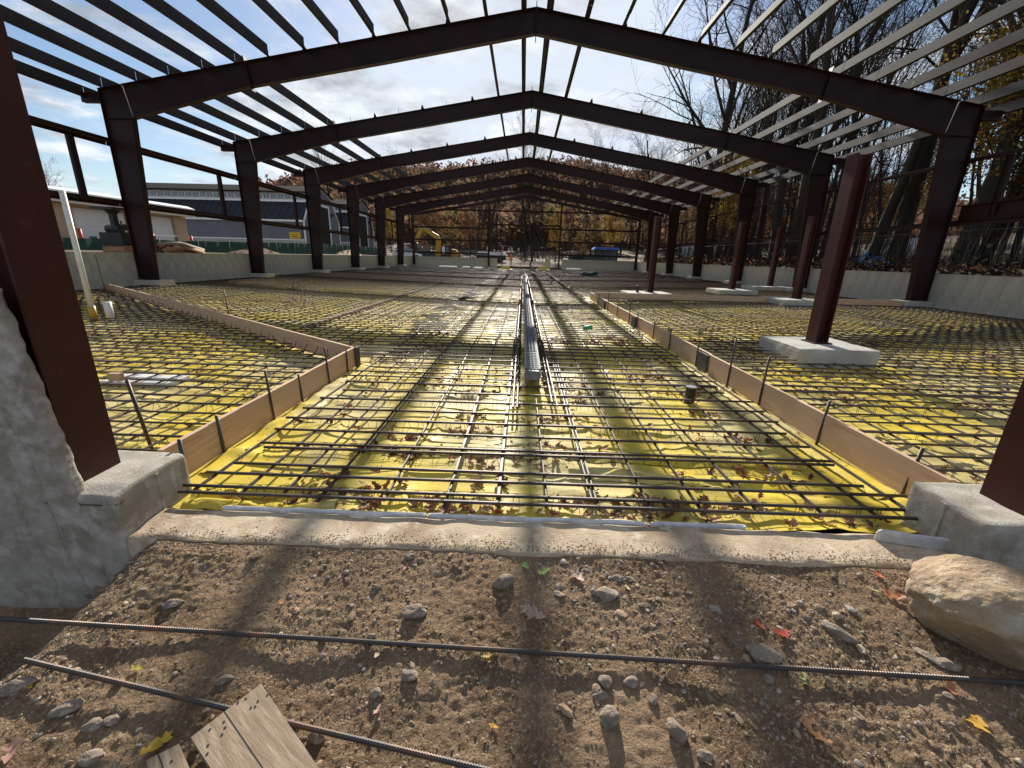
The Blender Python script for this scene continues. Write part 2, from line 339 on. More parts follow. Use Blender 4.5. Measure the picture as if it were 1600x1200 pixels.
st = thing('concrete_sill', 'tan concrete door sill between the two pedestals, edging the dirt', 'sill', (0, 2.1, -.5))
rough_block(-2.384, 2.288, 1.965, 2.262, -.6, -.268, .022, .004, sillchip).build('slab', 'sill', st, smooth=True)
fs = thing('insulation_strip', 'pale bluish foam strip along the inner edge of the sill', 'foam strip', (0, 2.27, -.3))
for a, b in ((-2.05, -.75), (-.745, .62), (.63, 1.22)): rough_block(a, b, 2.263, 2.297, -.36, -.256, .03, .003).build('strip', 'foam', fs)
fb = rough_block(1.93, 2.27, 2.14, 2.17, -.265, -.19, .02, .003); fb.v = [(x, y+(x-1.93)*.0-.35*(x-2.1)*.6, z) for x, y, z in fb.v]
tag(fb.build('foam_offcut', 'foam', None), 'small grey foam offcut leaning at the foot of the right pedestal', 'foam piece')

# ------------------------------------------------------------------ yellow vapour barrier
def film_z(x, y):
    v = Vector((x, y, 0)); z = -.315+.022*N.noise(v*1.3)+.010*N.noise(v*3.7)
    r = 1-abs(N.noise(Vector((x*.55+.3*y, y*1.9, 4))))*5
    if r > 0: z += .028*r*r
    r = 1-abs(N.noise(Vector((x*2.1, y*.8, 9))))*7
    if r > 0: z += .016*r*r
    if abs(x) < 2.55 and y < 18: z += .03*sm(2.3, 2.52, abs(x))
    return z
fx = list(np.arange(-16.15, -6, .35))+list(np.arange(-6, 6, .045))+list(np.arange(6, 16.3, .35)); fx[-1] = 16.18
fy = list(np.arange(2.30, 9, .045))+list(np.arange(9, 20, .16))+list(np.arange(20, YEND, 1.2))+[YEND]
g = MB(); g.v = [(x, y, film_z(x, y)) for y in fy for x in fx]; nx = len(fx)
g.f = [(j*nx+i, j*nx+i+1, (j+1)*nx+i+1, (j+1)*nx+i) for j in range(len(fy)-1) for i in range(nx-1)]
pf = g.build('plastic_sheet', 'film', smooth=True); tag(pf, 'yellow plastic vapour barrier spread under the rebar across the whole floor', 'plastic sheet')
fl = MB()                                   # crumpled flaps at the edges
def flap(x0, y0, x1, y1, wdt, h, seed, n=26, m=7):
    k = len(fl.v); a = Vector((x0, y0, 0)); b = Vector((x1, y1, 0)); d = (b-a).normalized(); s = Vector((-d.y, d.x, 0))
    for j in range(m+1):
        for i in range(n+1):
            p = a.lerp(b, i/n)+s*(j/m-.5)*wdt*(1+.3*nz(i*.3, seed)); q = j/m
            z = film_z(p.x, p.y)+.006+h*math.sin(PI*q)*(.6+.6*nz(i*.33, q*2, seed))+.012*nz(i*.8, j*.7, seed)
            fl.v.append((p.x, p.y, max(z, film_z(p.x, p.y)+.004)))
    fl.f.extend([(k+j*(n+1)+i, k+j*(n+1)+i+1, k+(j+1)*(n+1)+i+1, k+(j+1)*(n+1)+i) for j in range(m) for i in range(n)])
flap(-2.33, 2.34, -1.35, 2.36, .10, .05, 1); flap(-2.34, 2.42, -1.6, 2.62, .16, .06, 2); flap(-2.45, 2.7, -2.3, 5.6, .12, .022, 3, 60); flap(2.42, 2.7, 2.40, 9.5, .13, .022, 4, 110)
flap(-1.4, 3.32, 2.1, 3.22, .22, .035, 5, 60); flap(.2, 2.95, 2.2, 2.86, .2, .03, 6, 40)
fl.build('loose_fold', 'film', pf, smooth=True)

# ------------------------------------------------------------------ formwork boards
def plank(name, a, b, label, th=.038, h=.27, z1=0.0, m='lumber', knot=True):
    a, b = Vector((*a, 0)), Vector((*b, 0)); L = (b-a).length; ang = math.atan2(-(b-a).x, (b-a).y)
    n = max(4, int(L/.25)); q = MB()
    for i in range(n+1):
        y = L*i/n; bow = .006*nz(y*.5, a.x, 3); tz = .003*nz(y*.8, a.y, 5)
        q.v += [(-th/2+bow, y, -h), (th/2+bow, y, -h), (th/2+bow, y, tz), (-th/2+bow, y, tz)]
    q.f = [(i*4+k, i*4+(k+1) % 4, (i+1)*4+(k+1) % 4, (i+1)*4+k) for i in range(n) for k in range(4)]+[(3, 2, 1, 0), (n*4, n*4+1, n*4+2, n*4+3)]
    o = obj(name, q.mesh(name, m), None, (a.x, a.y, z1), (0, 0, ang)); return tag(o, label, 'board')
plank('formwork_board', (-2.565, 2.5), (-2.565, 5.84), 'reddish formwork board running back from the left pedestal')
nds = [(-2.59+t*(-15.75+2.59), 5.87+t*(15.75-5.87)) for t in (0, .335, .67, 1)]
for i, s in enumerate(('nearest plank of the slanting formwork line on the left, at its corner', 'middle plank of the slanting formwork line on the left', 'farthest plank of the slanting formwork line, ending at the left wall')):
    a, b = Vector(nds[i]), Vector(nds[i+1]); d = (b-a).normalized()*.004; plank('formwork_board', a+d, b-d, s)
tag(MB().box(-2.53, -2.49, 5.78, 5.87, -.29, .01).build('corner_cleat', 'plywood_dark'), 'dark wood cleat on the corner of the left formwork', 'cleat')
rj = [2.46, 6.1, 10.2, 14.0, 17.5]
for i, s in enumerate(('nearest plank of the right formwork line, starting at the right pedestal', 'second plank of the right formwork line, beside the black pipe stub', 'third plank of the right formwork line', 'farthest plank of the right formwork line, at its end corner')):
    plank('formwork_board', (2.56+.02*(i % 2), rj[i]+.003), (2.56+.02*(i % 2), rj[i+1]-.003), s)
for y, s in ((6.2, 'dark splice block on the right formwork near the big post'), (10.3, 'dark splice block halfway along the right formwork'), (14.1, 'dark splice block near the far end of the right formwork')):
    tag(MB().box(2.497, 2.533, y-.16, y+.16, -.262, -.008).build('splice_block', 'plywood_dark'), s, 'block')
for i, s in enumerate(('left plank of the formwork line crossing behind the farther middle post', 'middle plank of the cross formwork line on the right', 'right plank of the cross formwork line, ending at the right wall')):
    plank('formwork_board', (2.62+4.5*i, 17.62), (2.62+4.5*(i+1)-.01, 17.62), s, m='lumber')
for x, s in ((-4.9, 'pale strip for a floor gap free of bar shadows, left of the drain'), (5.95, 'pale strip for a floor gap free of bar shadows, beyond the right formwork')):
    y0 = 9.0 if x < 0 else 18.2
    q = MB(); q.box(x-.10, x+.10, y0, 60, -.30, -.255); tag(q.build('unshadowed_gap', 'sill'), s, 'strip')  # pale colour painted for a gap where no bar shadows fall

# ------------------------------------------------------------------ rebar mats
def bar_mesh(r, n=6):
    q = MB(); q.tube([(0, 0, 0), (0, 1, 0)], r, n); return q.mesh('bar', 'rebar', smooth=False)
BARM = bar_mesh(.0098); BARM2 = bar_mesh(.0112)
def bar(parent, a, b, me=None):
    a, b = Vector(a)-parent.location, Vector(b)-parent.location; d = b-a
    o = obj('bar', me or BARM, parent, a, (0, 0, 0), (1, d.length, 1)); o.rotation_mode = 'QUATERNION'; o.rotation_quaternion = d.to_track_quat('Y', 'Z'); return o
ZL, ZC = -.224, -.205
def cross(mat_, acc, x0, x1, y, me=None):
    for k in range(2 if random.random() < (.10 if y < 4.3 else .34 if y < 8 else .12 if y < 12 else 0) else 1):
        yy = y+k*.034; e = random.uniform(0, .12)*k
        if y < 14: bar(mat_, (x0+e, yy+J(.02), ZC+J(.002)), (x1-e, yy+J(.02), ZC+J(.002)), me)
        else: acc.tube([(x0, yy+J(.02), ZC), (x1, yy+J(.02), ZC)], .0088, 6)
def finish(mat_, acc): tag(acc.build('distant_bars', 'rebar', mat_), kind='stuff')
J = lambda s: random.uniform(-s, s)
hook = MB(); hook.tube([(0, -.3, 0), (0, 0, 0), (0, .035, .012), (0, .05, .04), (0, .05, .11)], .0085, 6); HOOK = hook.mesh('hook', 'rebar')
def diag_y(x): return 5.87+(-2.59-x)/(15.75-2.59)*(15.75-5.87)
def bolster(root, y, x0, x1, n):
    q = MB(); zt = ZL-.012
    q.tube([(x0, y, zt), (x1, y, zt)], .0028, 4)
    q.tube([(x0, y+.03, zt-.0), (x1, y+.03, zt)], .002, 3)
    st_ = (x1-x0)/n
    for i in range(n):
        x = x0+st_*(i+.5)
        zb = film_z(x, y)-.002
        q.tube([(x-.028, y-.02, zb), (x-.012, y, zt+.012), (x+.012, y, zt+.012), (x+.028, y+.02, zb)], .0026, 3)
    q.build('bar_support', 'wire', root)
# centre mat
mc = thing('rebar_mat', 'rebar grid over yellow plastic between the two formwork lines, around the trench drain', 'rebar', (0, 2.3, ZL))
lx = [1.045*q_ for q_ in (-2.19, -1.90, -1.63, -1.39, -.99, -.63, -.29, 0.02, .31, .61, .945, 1.26, 1.67, 2.01, 2.25)]
for x in lx:
    y0 = 2.34+J(.05); cut = random.uniform(9, 15); skip = abs(x) < .2
    if skip: bar(mc, (x-.02, y0, ZL), (x-.03, 4.55, ZL)); continue
    bar(mc, (x+J(.02), y0, ZL+J(.004)), (x+J(.04), cut+.5, ZL+J(.006)), BARM2); bar(mc, (x+.024+J(.02), cut-.4, ZL), (x+J(.05), 38, ZL)); bar(mc, (x-.01, 37, ZL), (x+J(.05), 60.5, ZL))
for x, a, b in ((-.33, 2.4, 6.2), (.275, 2.45, 7.4), (-.66, 2.5, 4.2), (.34, 4.8, 11), (-1.43, 3.0, 8)): bar(mc, (x+.02, a, ZL+.004), (x+.02, b, ZL+.004))
yc = [2.345, 2.43, 2.585, 2.73, 3.02, 3.11, 3.38, 3.64, 3.93, 4.24, 4.54, 4.84]
while yc[-1] < 60: yc.append(yc[-1]+.255+J(.03))
acc = MB()
for i, y in enumerate(yc):
    a, b = -2.46+random.random()*.28, 2.24+random.random()*.22
    if y > 6: a = -2.6+J(.2)
    if 4.85 < y < 40: cross(mc, acc, a, -.18+J(.03), y); cross(mc, acc, .10+J(.03), b, y)
    else: cross(mc, acc, a, b, y, BARM2 if y < 5 else BARM)
finish(mc, acc)
tw = MB()                                   # tie wires at the near crossings
for y in yc[:22]:
    for x in lx:
        if random.random() < .6: tw.tube([(x-.022, y-.012, ZC+.006), (x, y, ZC+.0135), (x+.02, y+.014, ZC+.004), (x+.03, y+.03, ZC+.02)], .0017, 3, False)
tag(tw.build('tie_wires', 'wire', mc), kind='stuff')
hp = MB(); y = 5.0                          # hairpins standing beside the drain
while y < 30:
    for sx_, x in ((-1, -.17), (1, .09)): hp.tube([(x+sx_*.14, y+J(.04), film_z(x, y)), (x+sx_*.05, y+J(.05), -.10+J(.02)), (x+sx_*.02, y+.12+J(.05), film_z(x, y))], .007, 4, False)
    y += .17+J(.04)
tag(hp.build('hairpins', 'rebar', mc), kind='stuff')
for y in [2.5, 3.14, 3.75]+list(np.arange(4.4, 15, .62)): bolster(mc, y+J(.06), -2.25, 2.25, 34 if y < 8 else 20)
# trim bars on both sides of the drain
for x in (-.26, -.215, .155, .20): bar(mc, (x, 4.3+J(.3), ZC+.018), (x, 39+J(1), ZC+.018), BARM2)
# left mats
acc = MB()
ml = thing('rebar_mat', 'rebar grid over yellow plastic in the left corner, in front of the slanting board', 'rebar', (-5, 3, ZL))
x = -2.85
while x > -15.9:
    yt = diag_y(x)-.10; bar(ml, (x+J(.02), 2.75+J(.1), ZL), (x+J(.03), yt-.1, ZL))
    o = obj('hooked_end', HOOK, ml, Vector((x+J(.02), yt-.05, ZL))-ml.location, (0, J(.5), J(.15))); x -= .262+J(.02)
y = 2.9
while y < 15.2:
    xr = -2.72 if y < 5.75 else min(-2.72, -2.59-(y-5.87)/(15.75-5.87)*(15.75-2.59)-.12); cross(ml, acc, -15.9, xr+J(.1), y); y += .255+J(.02)
finish(ml, acc) if acc.v else None; acc = MB()
for y in np.arange(3.2, 9, .8): bolster(ml, y, -11, min(-2.9, -2.59-(y-5.87)/(15.75-5.87)*(15.75-2.59)-.3) if y > 5.8 else -2.9, 44)
mf = thing('rebar_mat', 'rebar grid on the far left floor between the slanting board and the left wall', 'rebar', (-8, 30, ZL))
x = -2.9
while x > -15.9: bar(mf, (x+J(.02), diag_y(x)+.12, ZL), (x+J(.05), 60.5, ZL)); x -= .262+J(.02)
y = 6.3
while y < 60.5:
    xl = max(-15.9, -2.59-(y-5.87)/(15.75-5.87)*(15.75-2.59)+.15); cross(mf, acc, xl, -2.1+J(.3), y); y += .255+J(.02)
finish(mf, acc); acc = MB()
mr_ = thing('rebar_mat', 'rebar grid over bright yellow plastic to the right of the right formwork', 'rebar', (8, 5, ZL))
x = 2.75
while x < 15.9:
    y1 = 17.5
    if 4.2 < x < 5.65:
        bar(mr_, (x+J(.02), 2.6+J(.1), ZL), (x+J(.03), 6.75+J(.1), ZL)); bar(mr_, (x+J(.02), 8.0+J(.1), ZL), (x, 16.5 if x < 5.9 else y1, ZL))
    else: bar(mr_, (x+J(.02), 2.6+J(.1), ZL), (x+J(.04), y1, ZL))
    x += .262+J(.02)
y = 2.75
while y < 17.5:
    if 6.7 < y < 8.05:
        cross(mr_, acc, 2.62, 4.3+J(.1), y); cross(mr_, acc, 5.5+J(.1), 15.9, y)
    else: cross(mr_, acc, 2.62+random.random()*.15, 15.9, y)
    y += .255+J(.02)
finish(mr_, acc); acc = MB()
for y in np.arange(3.1, 13, .75): bolster(mr_, y, 2.8, 4.2 if 6.6 < y < 8.1 else 11, 12 if 6.6 < y < 8.1 else 44)
mg = thing('rebar_mat', 'rebar grid on the far right floor beyond the cross formwork board', 'rebar', (8, 35, ZL))
x = 2.75
while x < 15.9: bar(mg, (x+J(.02), 17.75, ZL), (x+J(.05), 60.5, ZL)); x += .262+J(.02)
y = 17.85
while y < 60.5: cross(mg, acc, 2.1+J(.3), 15.9, y); y += .255+J(.02)
finish(mg, acc)

# ------------------------------------------------------------------ trench drain
td = thing('trench_drain', 'long narrow galvanised trench drain running down the middle of the floor', 'drain', (-.04, 4.93, 0))
q = MB()
for s in (-1, 1): q.box(-.04+s*.080-.005, -.04+s*.080+.005, 4.95, 40, -.20, .0)
q.box(-.115, .035, 4.95, 40, -.045, -.03); q.build('channel', 'galv', td)
ec = MB(); ec.prism([(-.13, -.02), (.05, -.02), (.062, -.07), (.04, -.13), (-.12, -.13), (-.142, -.07)], 4.91, 4.95); ec.build('end_cap', 'cap', td)
gm = MB(); gl = 1.0
for s in (-.066, -.022, .022, .066): gm.box(s-.006, s+.006, 0, gl-.012, -.022, -.004)
for i in range(10): gm.box(-.07, .07, .02+i*.097, .034+i*.097, -.018, -.007)
GM = gm.mesh('grate', 'galv')
for i in range(34): obj('grate', GM, td, (0, .025+i*1.005, .001+J(.002)))
obj('rim', MB().box(-.095, -.081, .02, 35.3, -.006, .004).box(.081, .095, .02, 35.3, -.006, .004).mesh('rim', 'galv'), td)

# ------------------------------------------------------------------ steel portal frames
def rz(x): return RIDGE-(RIDGE-EAVE)/W*abs(x)
def flange(q, a, b, wd, th, side):             # plate along a->b in XZ, width wd in Y, lying on the given side
    a, b = Vector((a[0], 0, a[1])), Vector((b[0], 0, b[1])); d = (b-a).normalized(); n = Vector((-d.z, 0, d.x))*side*th
    vs = [p+o+Vector((0, y, 0)) for y in (-wd/2, wd/2) for p, o in ((a, Vector()), (b, Vector()), (b, n), (a, n))]
    q.add(vs, [(0,1,2,3),(7,6,5,4),(0,4,5,1),(1,5,6,2),(2,6,7,3),(3,7,4,0)])
def column_mesh(s):
    q = MB(); P = [(W, .03), (W, EAVE), (15.28, rz(15.28)), (15.08, 5.93), (15.49, .03)]; P = [(s*x, z) for x, z in P]
    q.prism(P, -.006, .006); flange(q, P[0], P[1], .25, .016, s); flange(q, P[4], P[3], .25, .016, -s); flange(q, P[1], P[2], .25, .016, s)
    flange(q, P[3], (s*W, 5.93), .23, .014, 1); flange(q, P[3], P[2], .05, .022, -s)
    return q.mesh('column', 'steel')
BOT = [(15.08, 5.93), (10.45, 7.04), (5.45, 7.87), (0, 8.825)]
def rafter_mesh(s):
    q = MB(); T = [(15.26, rz(15.26)), (0, RIDGE)]
    P = [(s*x, z) for x, z in [T[0], T[1]]+BOT[::-1]]
    q.prism(P, -.006, .006); flange(q, P[0], P[1], .24, .016, -s if False else s)
    B = [(s*x, z) for x, z in BOT]
    for i in range(3): flange(q, B[i], B[i+1], .24, .016, -s)
    return q.mesh('rafter', 'steel')
sp = MB(); sp.box(-.014, .014, -.12, .12, -.56, .56); 
for z in (-.36, -.12, .12, .36):
    for sx_ in (-1, 1):
        for y in (-.07, .07): sp.tube([(sx_*.014, y, z), (sx_*.045, y, z)], .02, 6)
SPM = sp.mesh('splice_plate', 'steel')
cl = MB(); cl.prism([(-.10, 0), (.10, 0), (.02, .22), (-.02, .22)], -.006, .006); CLM = cl.mesh('purlin_clip', 'steel')
rd = MB(); rd.box(-.006, .006, -.01, .01, 0, .24); RDM = rd.mesh('clip_rod', 'wire')
bp = MB(); bp.box(-.36, .36, -.15, .15, 0, .03); BPM = bp.mesh('base_plate', 'steel')
pm = MB(); pm.box(-.55, .55, -.4, .4, -.4, 0); PMM = pm.mesh('footing', 'concrete')
bm_ = MB(); bm_.box(-.36, .36, -.09, .09, -.32, 0); BRM = bm_.mesh('eave_bracket', 'steel')
gl_ = thing('steel_portal', '', 'steel frame', (0, YF[0], 0), 'steel portal frames')
for s in (-1, 1):
    obj('column', column_mesh(s), gl_); obj('rafter', rafter_mesh(s), gl_); obj('base_plate', BPM, gl_, (s*15.82, 0, 0)); obj('footing', PMM, gl_, (s*15.63, 0, -.004))
    obj('eave_bracket', BRM, gl_, (s*16.52, 0, 6.76)); obj('splice_plate', SPM, gl_, (s*10.45, 0, 7.46), (0, s*math.radians(9.5), 0))
    for x in (3.1, 5.75, 8.3): obj('purlin_clip', CLM, gl_, (s*x, 0, rz(x)+.012), (0, s*math.radians(9.5), 0))
    for x in (4.5, 7.04, 9.65): obj('clip_rod', RDM, gl_, (s*x, 0, rz(x)+.012))
obj('splice_plate', SPM, gl_, (0, 0, 9.2))
FL = ['nearest brown steel portal frame, its ridge at the top edge of the picture', 'second steel portal frame from the camera', 'third steel portal frame from the camera', 'fourth steel portal frame from the camera', 'fifth steel portal frame from the camera', 'sixth and farthest full steel portal frame, just before the end wall']
for k in range(6):
    o = gl_ if k == 0 else copy_tree(gl_, None, (0, YF[k], 0)); o['label'] = FL[k]

# purlins
SL = math.atan((RIDGE-EAVE)/W)
def purlin_mesh(s, L):
    q = MB(); h = .40
    q.box(-.003, .003, 0, L, 0, h); q.box(-.003, .105, 0, L, h-.005, h); q.box(-.105, .003, 0, L, 0, .005); q.box(.101, .105, 0, L, h-.03, h-.006)
    m = q.mesh('roof_purlin', 'purlin'); return m
PURL = {}
def purlin(x, k, lab, strut=False):
    s = -1 if x < 0 else 1; y0 = YF[k]-BAY
    L = BAY-.02
    if (s, L) not in PURL: PURL[(s, L)] = purlin_mesh(s, L)
    o = obj('eave_strut' if strut else 'roof_purlin', PURL[(s, L)], None, (x, y0+.01, (rz(x)+.018) if abs(x) < 16.2 else 6.60), (0, SL if s > 0 else .02, 0))  # left purlins set upright so the sun misses their webs and leaves them dark
    if s < 0: o.scale = (-1, 1, 1)
    return tag(o, lab, 'purlin', 'roof purlins')
PX = [.45, 1.78, 3.1, 4.5, 5.75, 7.04, 8.3, 9.65, 10.9, 12.15, 13.45, 14.7]
BL = ['bay nearest the camera', 'second bay', 'third bay', 'fourth bay', 'fifth bay', 'sixth bay']
for k in range(7):
    if k == 6: continue
    xsn = PX if k == 0 else [.45, 1.78, 10.9, 12.15, 13.45, 14.7]
    for s, sn in ((-1, 'left'), (1, 'right')):
        for i, x in enumerate(xsn):
            purlin(s*x, k, f'{ORD[i]} steel roof purlin {sn} of the ridge in the {BL[k]}')
        purlin(s*16.05, k, f'{sn} inner eave strut in the {BL[k]}', True); purlin(s*16.8, k, f'{sn} outer eave strut on the brackets in the {BL[k]}', True)
for s, sn in ((-1, 'left'), (1, 'right')):
    for i, x in enumerate([.45, 1.78, 10.9, 12.15, 13.45, 14.7]): purlin(s*x, 6, f'{ORD[i]} short-looking roof purlin {sn} of the ridge against the far end frame')

# wall girts
def girt_mesh(L):
    q = MB(); q.box(-.15, .15, 0, L, .0, .006); q.box(-.15, -.143, 0, L, -.11, 0); q.box(.143, .15, 0, L, .006, .12); return q.mesh('wall_girt', 'steel')
GIR = girt_mesh(BAY-.02)
dm = MB(); dm.box(-.035, .035, -.11, .11, 0, 1.98); dm.box(-.08, -.035, -.11, -.104, 0, 1.98); dm.box(-.08, -.035, .104, .11, 0, 1.98); DRM = dm.mesh('girt_brace', 'steel')
for k in range(7):
    if k == 0: ys0 = YF[0]-BAY
    for s, sn in ((-1, 'left'), (1, 'right')):
        y0 = YF[k]-BAY
        for z, hn in ((5.12, 'upper'), (2.93, 'lower')):
            if s == 1 and k == 0 and hn == 'lower': pass
            tag(obj('wall_girt', GIR, None, (s*16.24, y0+.01, z)), f'{hn} steel girt on the {sn} wall in the {(BL+["last bay before the far end wall"])[k]}', 'girt', 'wall girts')
        yb = YF[k]-1.55
        tag(obj('girt_brace', DRM, None, (s*16.22, yb, 3.04)), f'short vertical steel brace between girts on the {sn} wall, {ORD[k]} from the camera', 'brace', 'girt braces')
hd = thing('header_beam', 'deep dark steel header beam on the right wall at the picture edge', 'beam', (16.2, 10.3, 3.0))
MB().box(16.19, 16.20, 10.3, 17.55, 2.98, 3.52).build('web', 'steel', hd); MB().box(16.05, 16.33, 10.3, 17.55, 3.521, 3.54).box(16.05, 16.33, 10.3, 17.55, 2.96, 2.979).build('flange', 'steel', hd)
for y in (14.4, 16.2): MB().box(16.08, 16.188, y, y+.12, 3.26, 3.42).build('bracket', 'steel', hd)

# far end wall steel
ef = thing('end_rafter', 'thin sloping steel beam along the roof edge of the far end wall', 'beam', (0, YEND, 6))
for s in (-1, 1):
    q = MB(); q.prism([(s*16.15, rz(16.15)-.05), (0, RIDGE-.05), (0, RIDGE-.42), (s*16.15, rz(16.15)-.42)], YEND-.05, YEND+.05); q.build('rafter', 'steel', ef)
for x, z, s in ((-15.95, 6.5, 'left corner post of the far end wall'), (15.95, 6.5, 'right corner post of the far end wall'), (-5.15, 8.3, 'thin end wall post left of the far opening'), (4.95, 8.3, 'thin end wall post right of the far opening')):
    r = .17 if abs(x) > 10 else .12
    q = MB(); q.box(x-r, x+r, YEND-.26, YEND-.24, 0, z).box(x-r, x+r, YEND-.08, YEND-.06, 0, z).box(x-.008, x+.008, YEND-.24, YEND-.08, 0, z)
    t = thing('end_post', s, 'post', (x, YEND, 0)); q.build('shaft', 'steel', t); MB().box(x-.2, x+.2, YEND-.32, YEND-.0, -.02, 0.0).build('base_plate', 'steel', t)
for a, b, z, s in ((-15.9, -5.1, 1.62, 'lowest girt left of the far opening'), (-15.9, -5.1, 3.4, 'second girt up left of the far opening'), (-15.9, -5.1, 5.05, 'third girt up left of the far opening'), (-11, 11, 7.4, 'topmost girt across the whole far end wall'),
                   (-5.1, 4.9, 5.6, 'header girt above the far opening'), (4.9, 15.9, 1.72, 'lowest girt right of the far opening'), (4.9, 15.9, 3.45, 'second girt up right of the far opening'), (4.9, 15.9, 5.15, 'third girt up right of the far opening'), (2.7, 4.9, 3.5, 'short girt beside the far opening'), (2.7, 4.9, 5.2, 'short upper girt beside the far opening')):
    tag(MB().box(a, b, YEND-.22, YEND-.20, z-.11, z+.11).box(a, b, YEND-.26, YEND-.22, z+.095, z+.11).build('end_girt', 'steel'), s, 'girt')
tag(MB().box(2.62, 2.7, YEND-.2, YEND-.1, 0, 5.6).build('door_jamb', 'steel'), 'thin steel jamb at the right side of the far opening', 'jamb')

# near end wall posts and inner posts
def ibeam(name, x, y, z0, z1, wx, wy, m, label, flangeaxis='X', plates=True):
    t = thing(name, label, 'post', (x, y, z0)); q = MB()
    if flangeaxis == 'X':   # flanges face +-X
        q.box(x-wx/2, x-wx/2+.015, y-wy/2, y+wy/2, z0, z1).box(x+wx/2-.015, x+wx/2, y-wy/2, y+wy/2, z0, z1).box(x-wx/2+.015, x+wx/2-.015, y-.006, y+.006, z0, z1)
    else:
        q.box(x-wx/2, x+wx/2, y-wy/2, y-wy/2+.015, z0, z1).box(x-wx/2, x+wx/2, y+wy/2-.015, y+wy/2, z0, z1).box(x-.006, x+.006, y-wy/2+.015, y+wy/2-.015, z0, z1)
    q.build('shaft', m, t)
    if plates:
        MB().box(x-wx/2-.05, x+wx/2+.05, y-wy/2-.04, y+wy/2+.04, z0-.0, z0+.018).build('base_plate', m, t)
        for i in (-1, 1):
            for j in (-1, 1): MB().tube([(x+i*wx*.28, y+j*wy*.3, z0+.018), (x+i*wx*.28, y+j*wy*.3, z0+.075)], .012, 6).build('anchor_bolt', 'wire', t)
    return t
ibeam('steel_post', -2.79, 2.18, 0.0, 8.9, .27, .27, 'primer', 'red-brown steel post in the near left corner, standing on a pedestal', plates=False)
ibeam('steel_post', 2.70, 2.18, 0.0, 8.9, .27, .25, 'primer', 'red-brown steel post at the right picture edge, standing on a pedestal', plates=False)
for x, y, h, wd, pdx, s, ps in ((4.93, 7.38, 2.93, .26, (4.28, 5.55, 6.75, 7.98), 'large red-brown steel post on a square pad in the middle right', 'large square white concrete pad under the biggest inner post'),
                       (5.25, 18.6, 3.02, .27, (4.15, 6.0, 17.7, 19.3), 'lone red-brown steel post right of the drain near the cross formwork', 'concrete pad at the foot of the post nearest the drain'),
                       (10.65, 17.3, 3.04, .27, (9.7, 11.4, 16.5, 18.1), 'red-brown steel post just left of the big post, in front of the second frame column', 'low concrete pad under the post in front of the second right column'),
                       (10.45, 22.3, 3.2, .27, (9.5, 11.4, 21.5, 23.1), 'red-brown steel post standing in front of the third right frame column', 'low concrete pad under the post in front of the third right column'),
                       (14.7, 26.5, 3.35, .27, (13.4, 15.5, 25.7, 27.3), 'short dark steel post close to the right wall between two frame columns', 'low concrete pad beside the right wall')):
    tag(rough_block(pdx[0], pdx[1], pdx[2], pdx[3], -.33, -.002, .06, .003).build('concrete_pad', 'concrete', None), ps, 'pad')
    ibeam('steel_post', x, y, .0, h, wd*.85, wd, 'primer', s, 'Y' if False else 'X')
q = MB(); q.tube([(4.62, 18.2, 0), (4.62, 18.2, .28)], .06, 8); tag(q.build('pipe_stub', 'black_plastic', smooth=True), 'small dark pipe stub on the pad of the post nearest the drain', 'pipe')

# form stakes
def stake(x, y, z0, z1, lean, label, r=.011, m='rebar'):
    q = MB(); q.tube([(x, y, z0), (x+lean[0]*.5, y+lean[1]*.5, (z0+z1)/2), (x+lean[0], y+lean[1], z1)], r, 7); tag(q.build('form_stake', m, smooth=True), label, 'stake', 'steel form stakes')
stake(-2.46, 2.545, -.4, .06, (0, 0), 'short rusty stake at the corner of the left pedestal', .013, 'rebar_rust')
stake(-2.525, 3.02, -.4, .045, (-.02, 0), 'rusty stake on the near part of the left formwork board', .013, 'rebar_rust')
stake(-2.52, 3.72, -.4, .22, (-.03, 0), 'tall stake halfway along the left formwork board')
stake(-2.53, 4.28, -.4, .03, (-.02, 0), 'low stake on the right face of the left formwork board')
stake(-2.52, 4.93, -.4, .19, (-.03, .0), 'tall stake near the far end of the left formwork board')
stake(-2.53, 5.5, -.4, .03, (0, 0), 'last low stake before the corner of the left formwork')
p = at(238, 695, -.25); stake(p.x, p.y, -.4, .28, (-.13, .05), 'tall leaning stake inside the left rebar, left of the formwork board', .014)
stake(-2.66, 5.98, -.4, .16, (0, 0), 'thin stake behind the left formwork corner')
stake(-6.55, 9.1, -.4, .45, (-.03, 0), 'thin stake behind the slanting board, midway')
stake(-14.9, 14.9, -.4, 1.0, (-.05, 0), 'tall thin stake where the slanting board meets the left wall')
for i, (y, h, l) in enumerate(((2.72, .10, .05), (3.62, .13, .03), (4.62, .30, .02), (5.4, .36, .02), (6.45, .08, 0), (7.7, .12, 0), (8.7, .10, 0), (10.0, .10, 0), (10.8, .28, 0), (12.2, .1, 0), (13.6, .3, .0), (15.3, .1, 0))):
    stake(2.525, y, -.4, h, (l, 0), f'{ORD[i]} steel stake along the right formwork, counting from the near pedestal', .012)

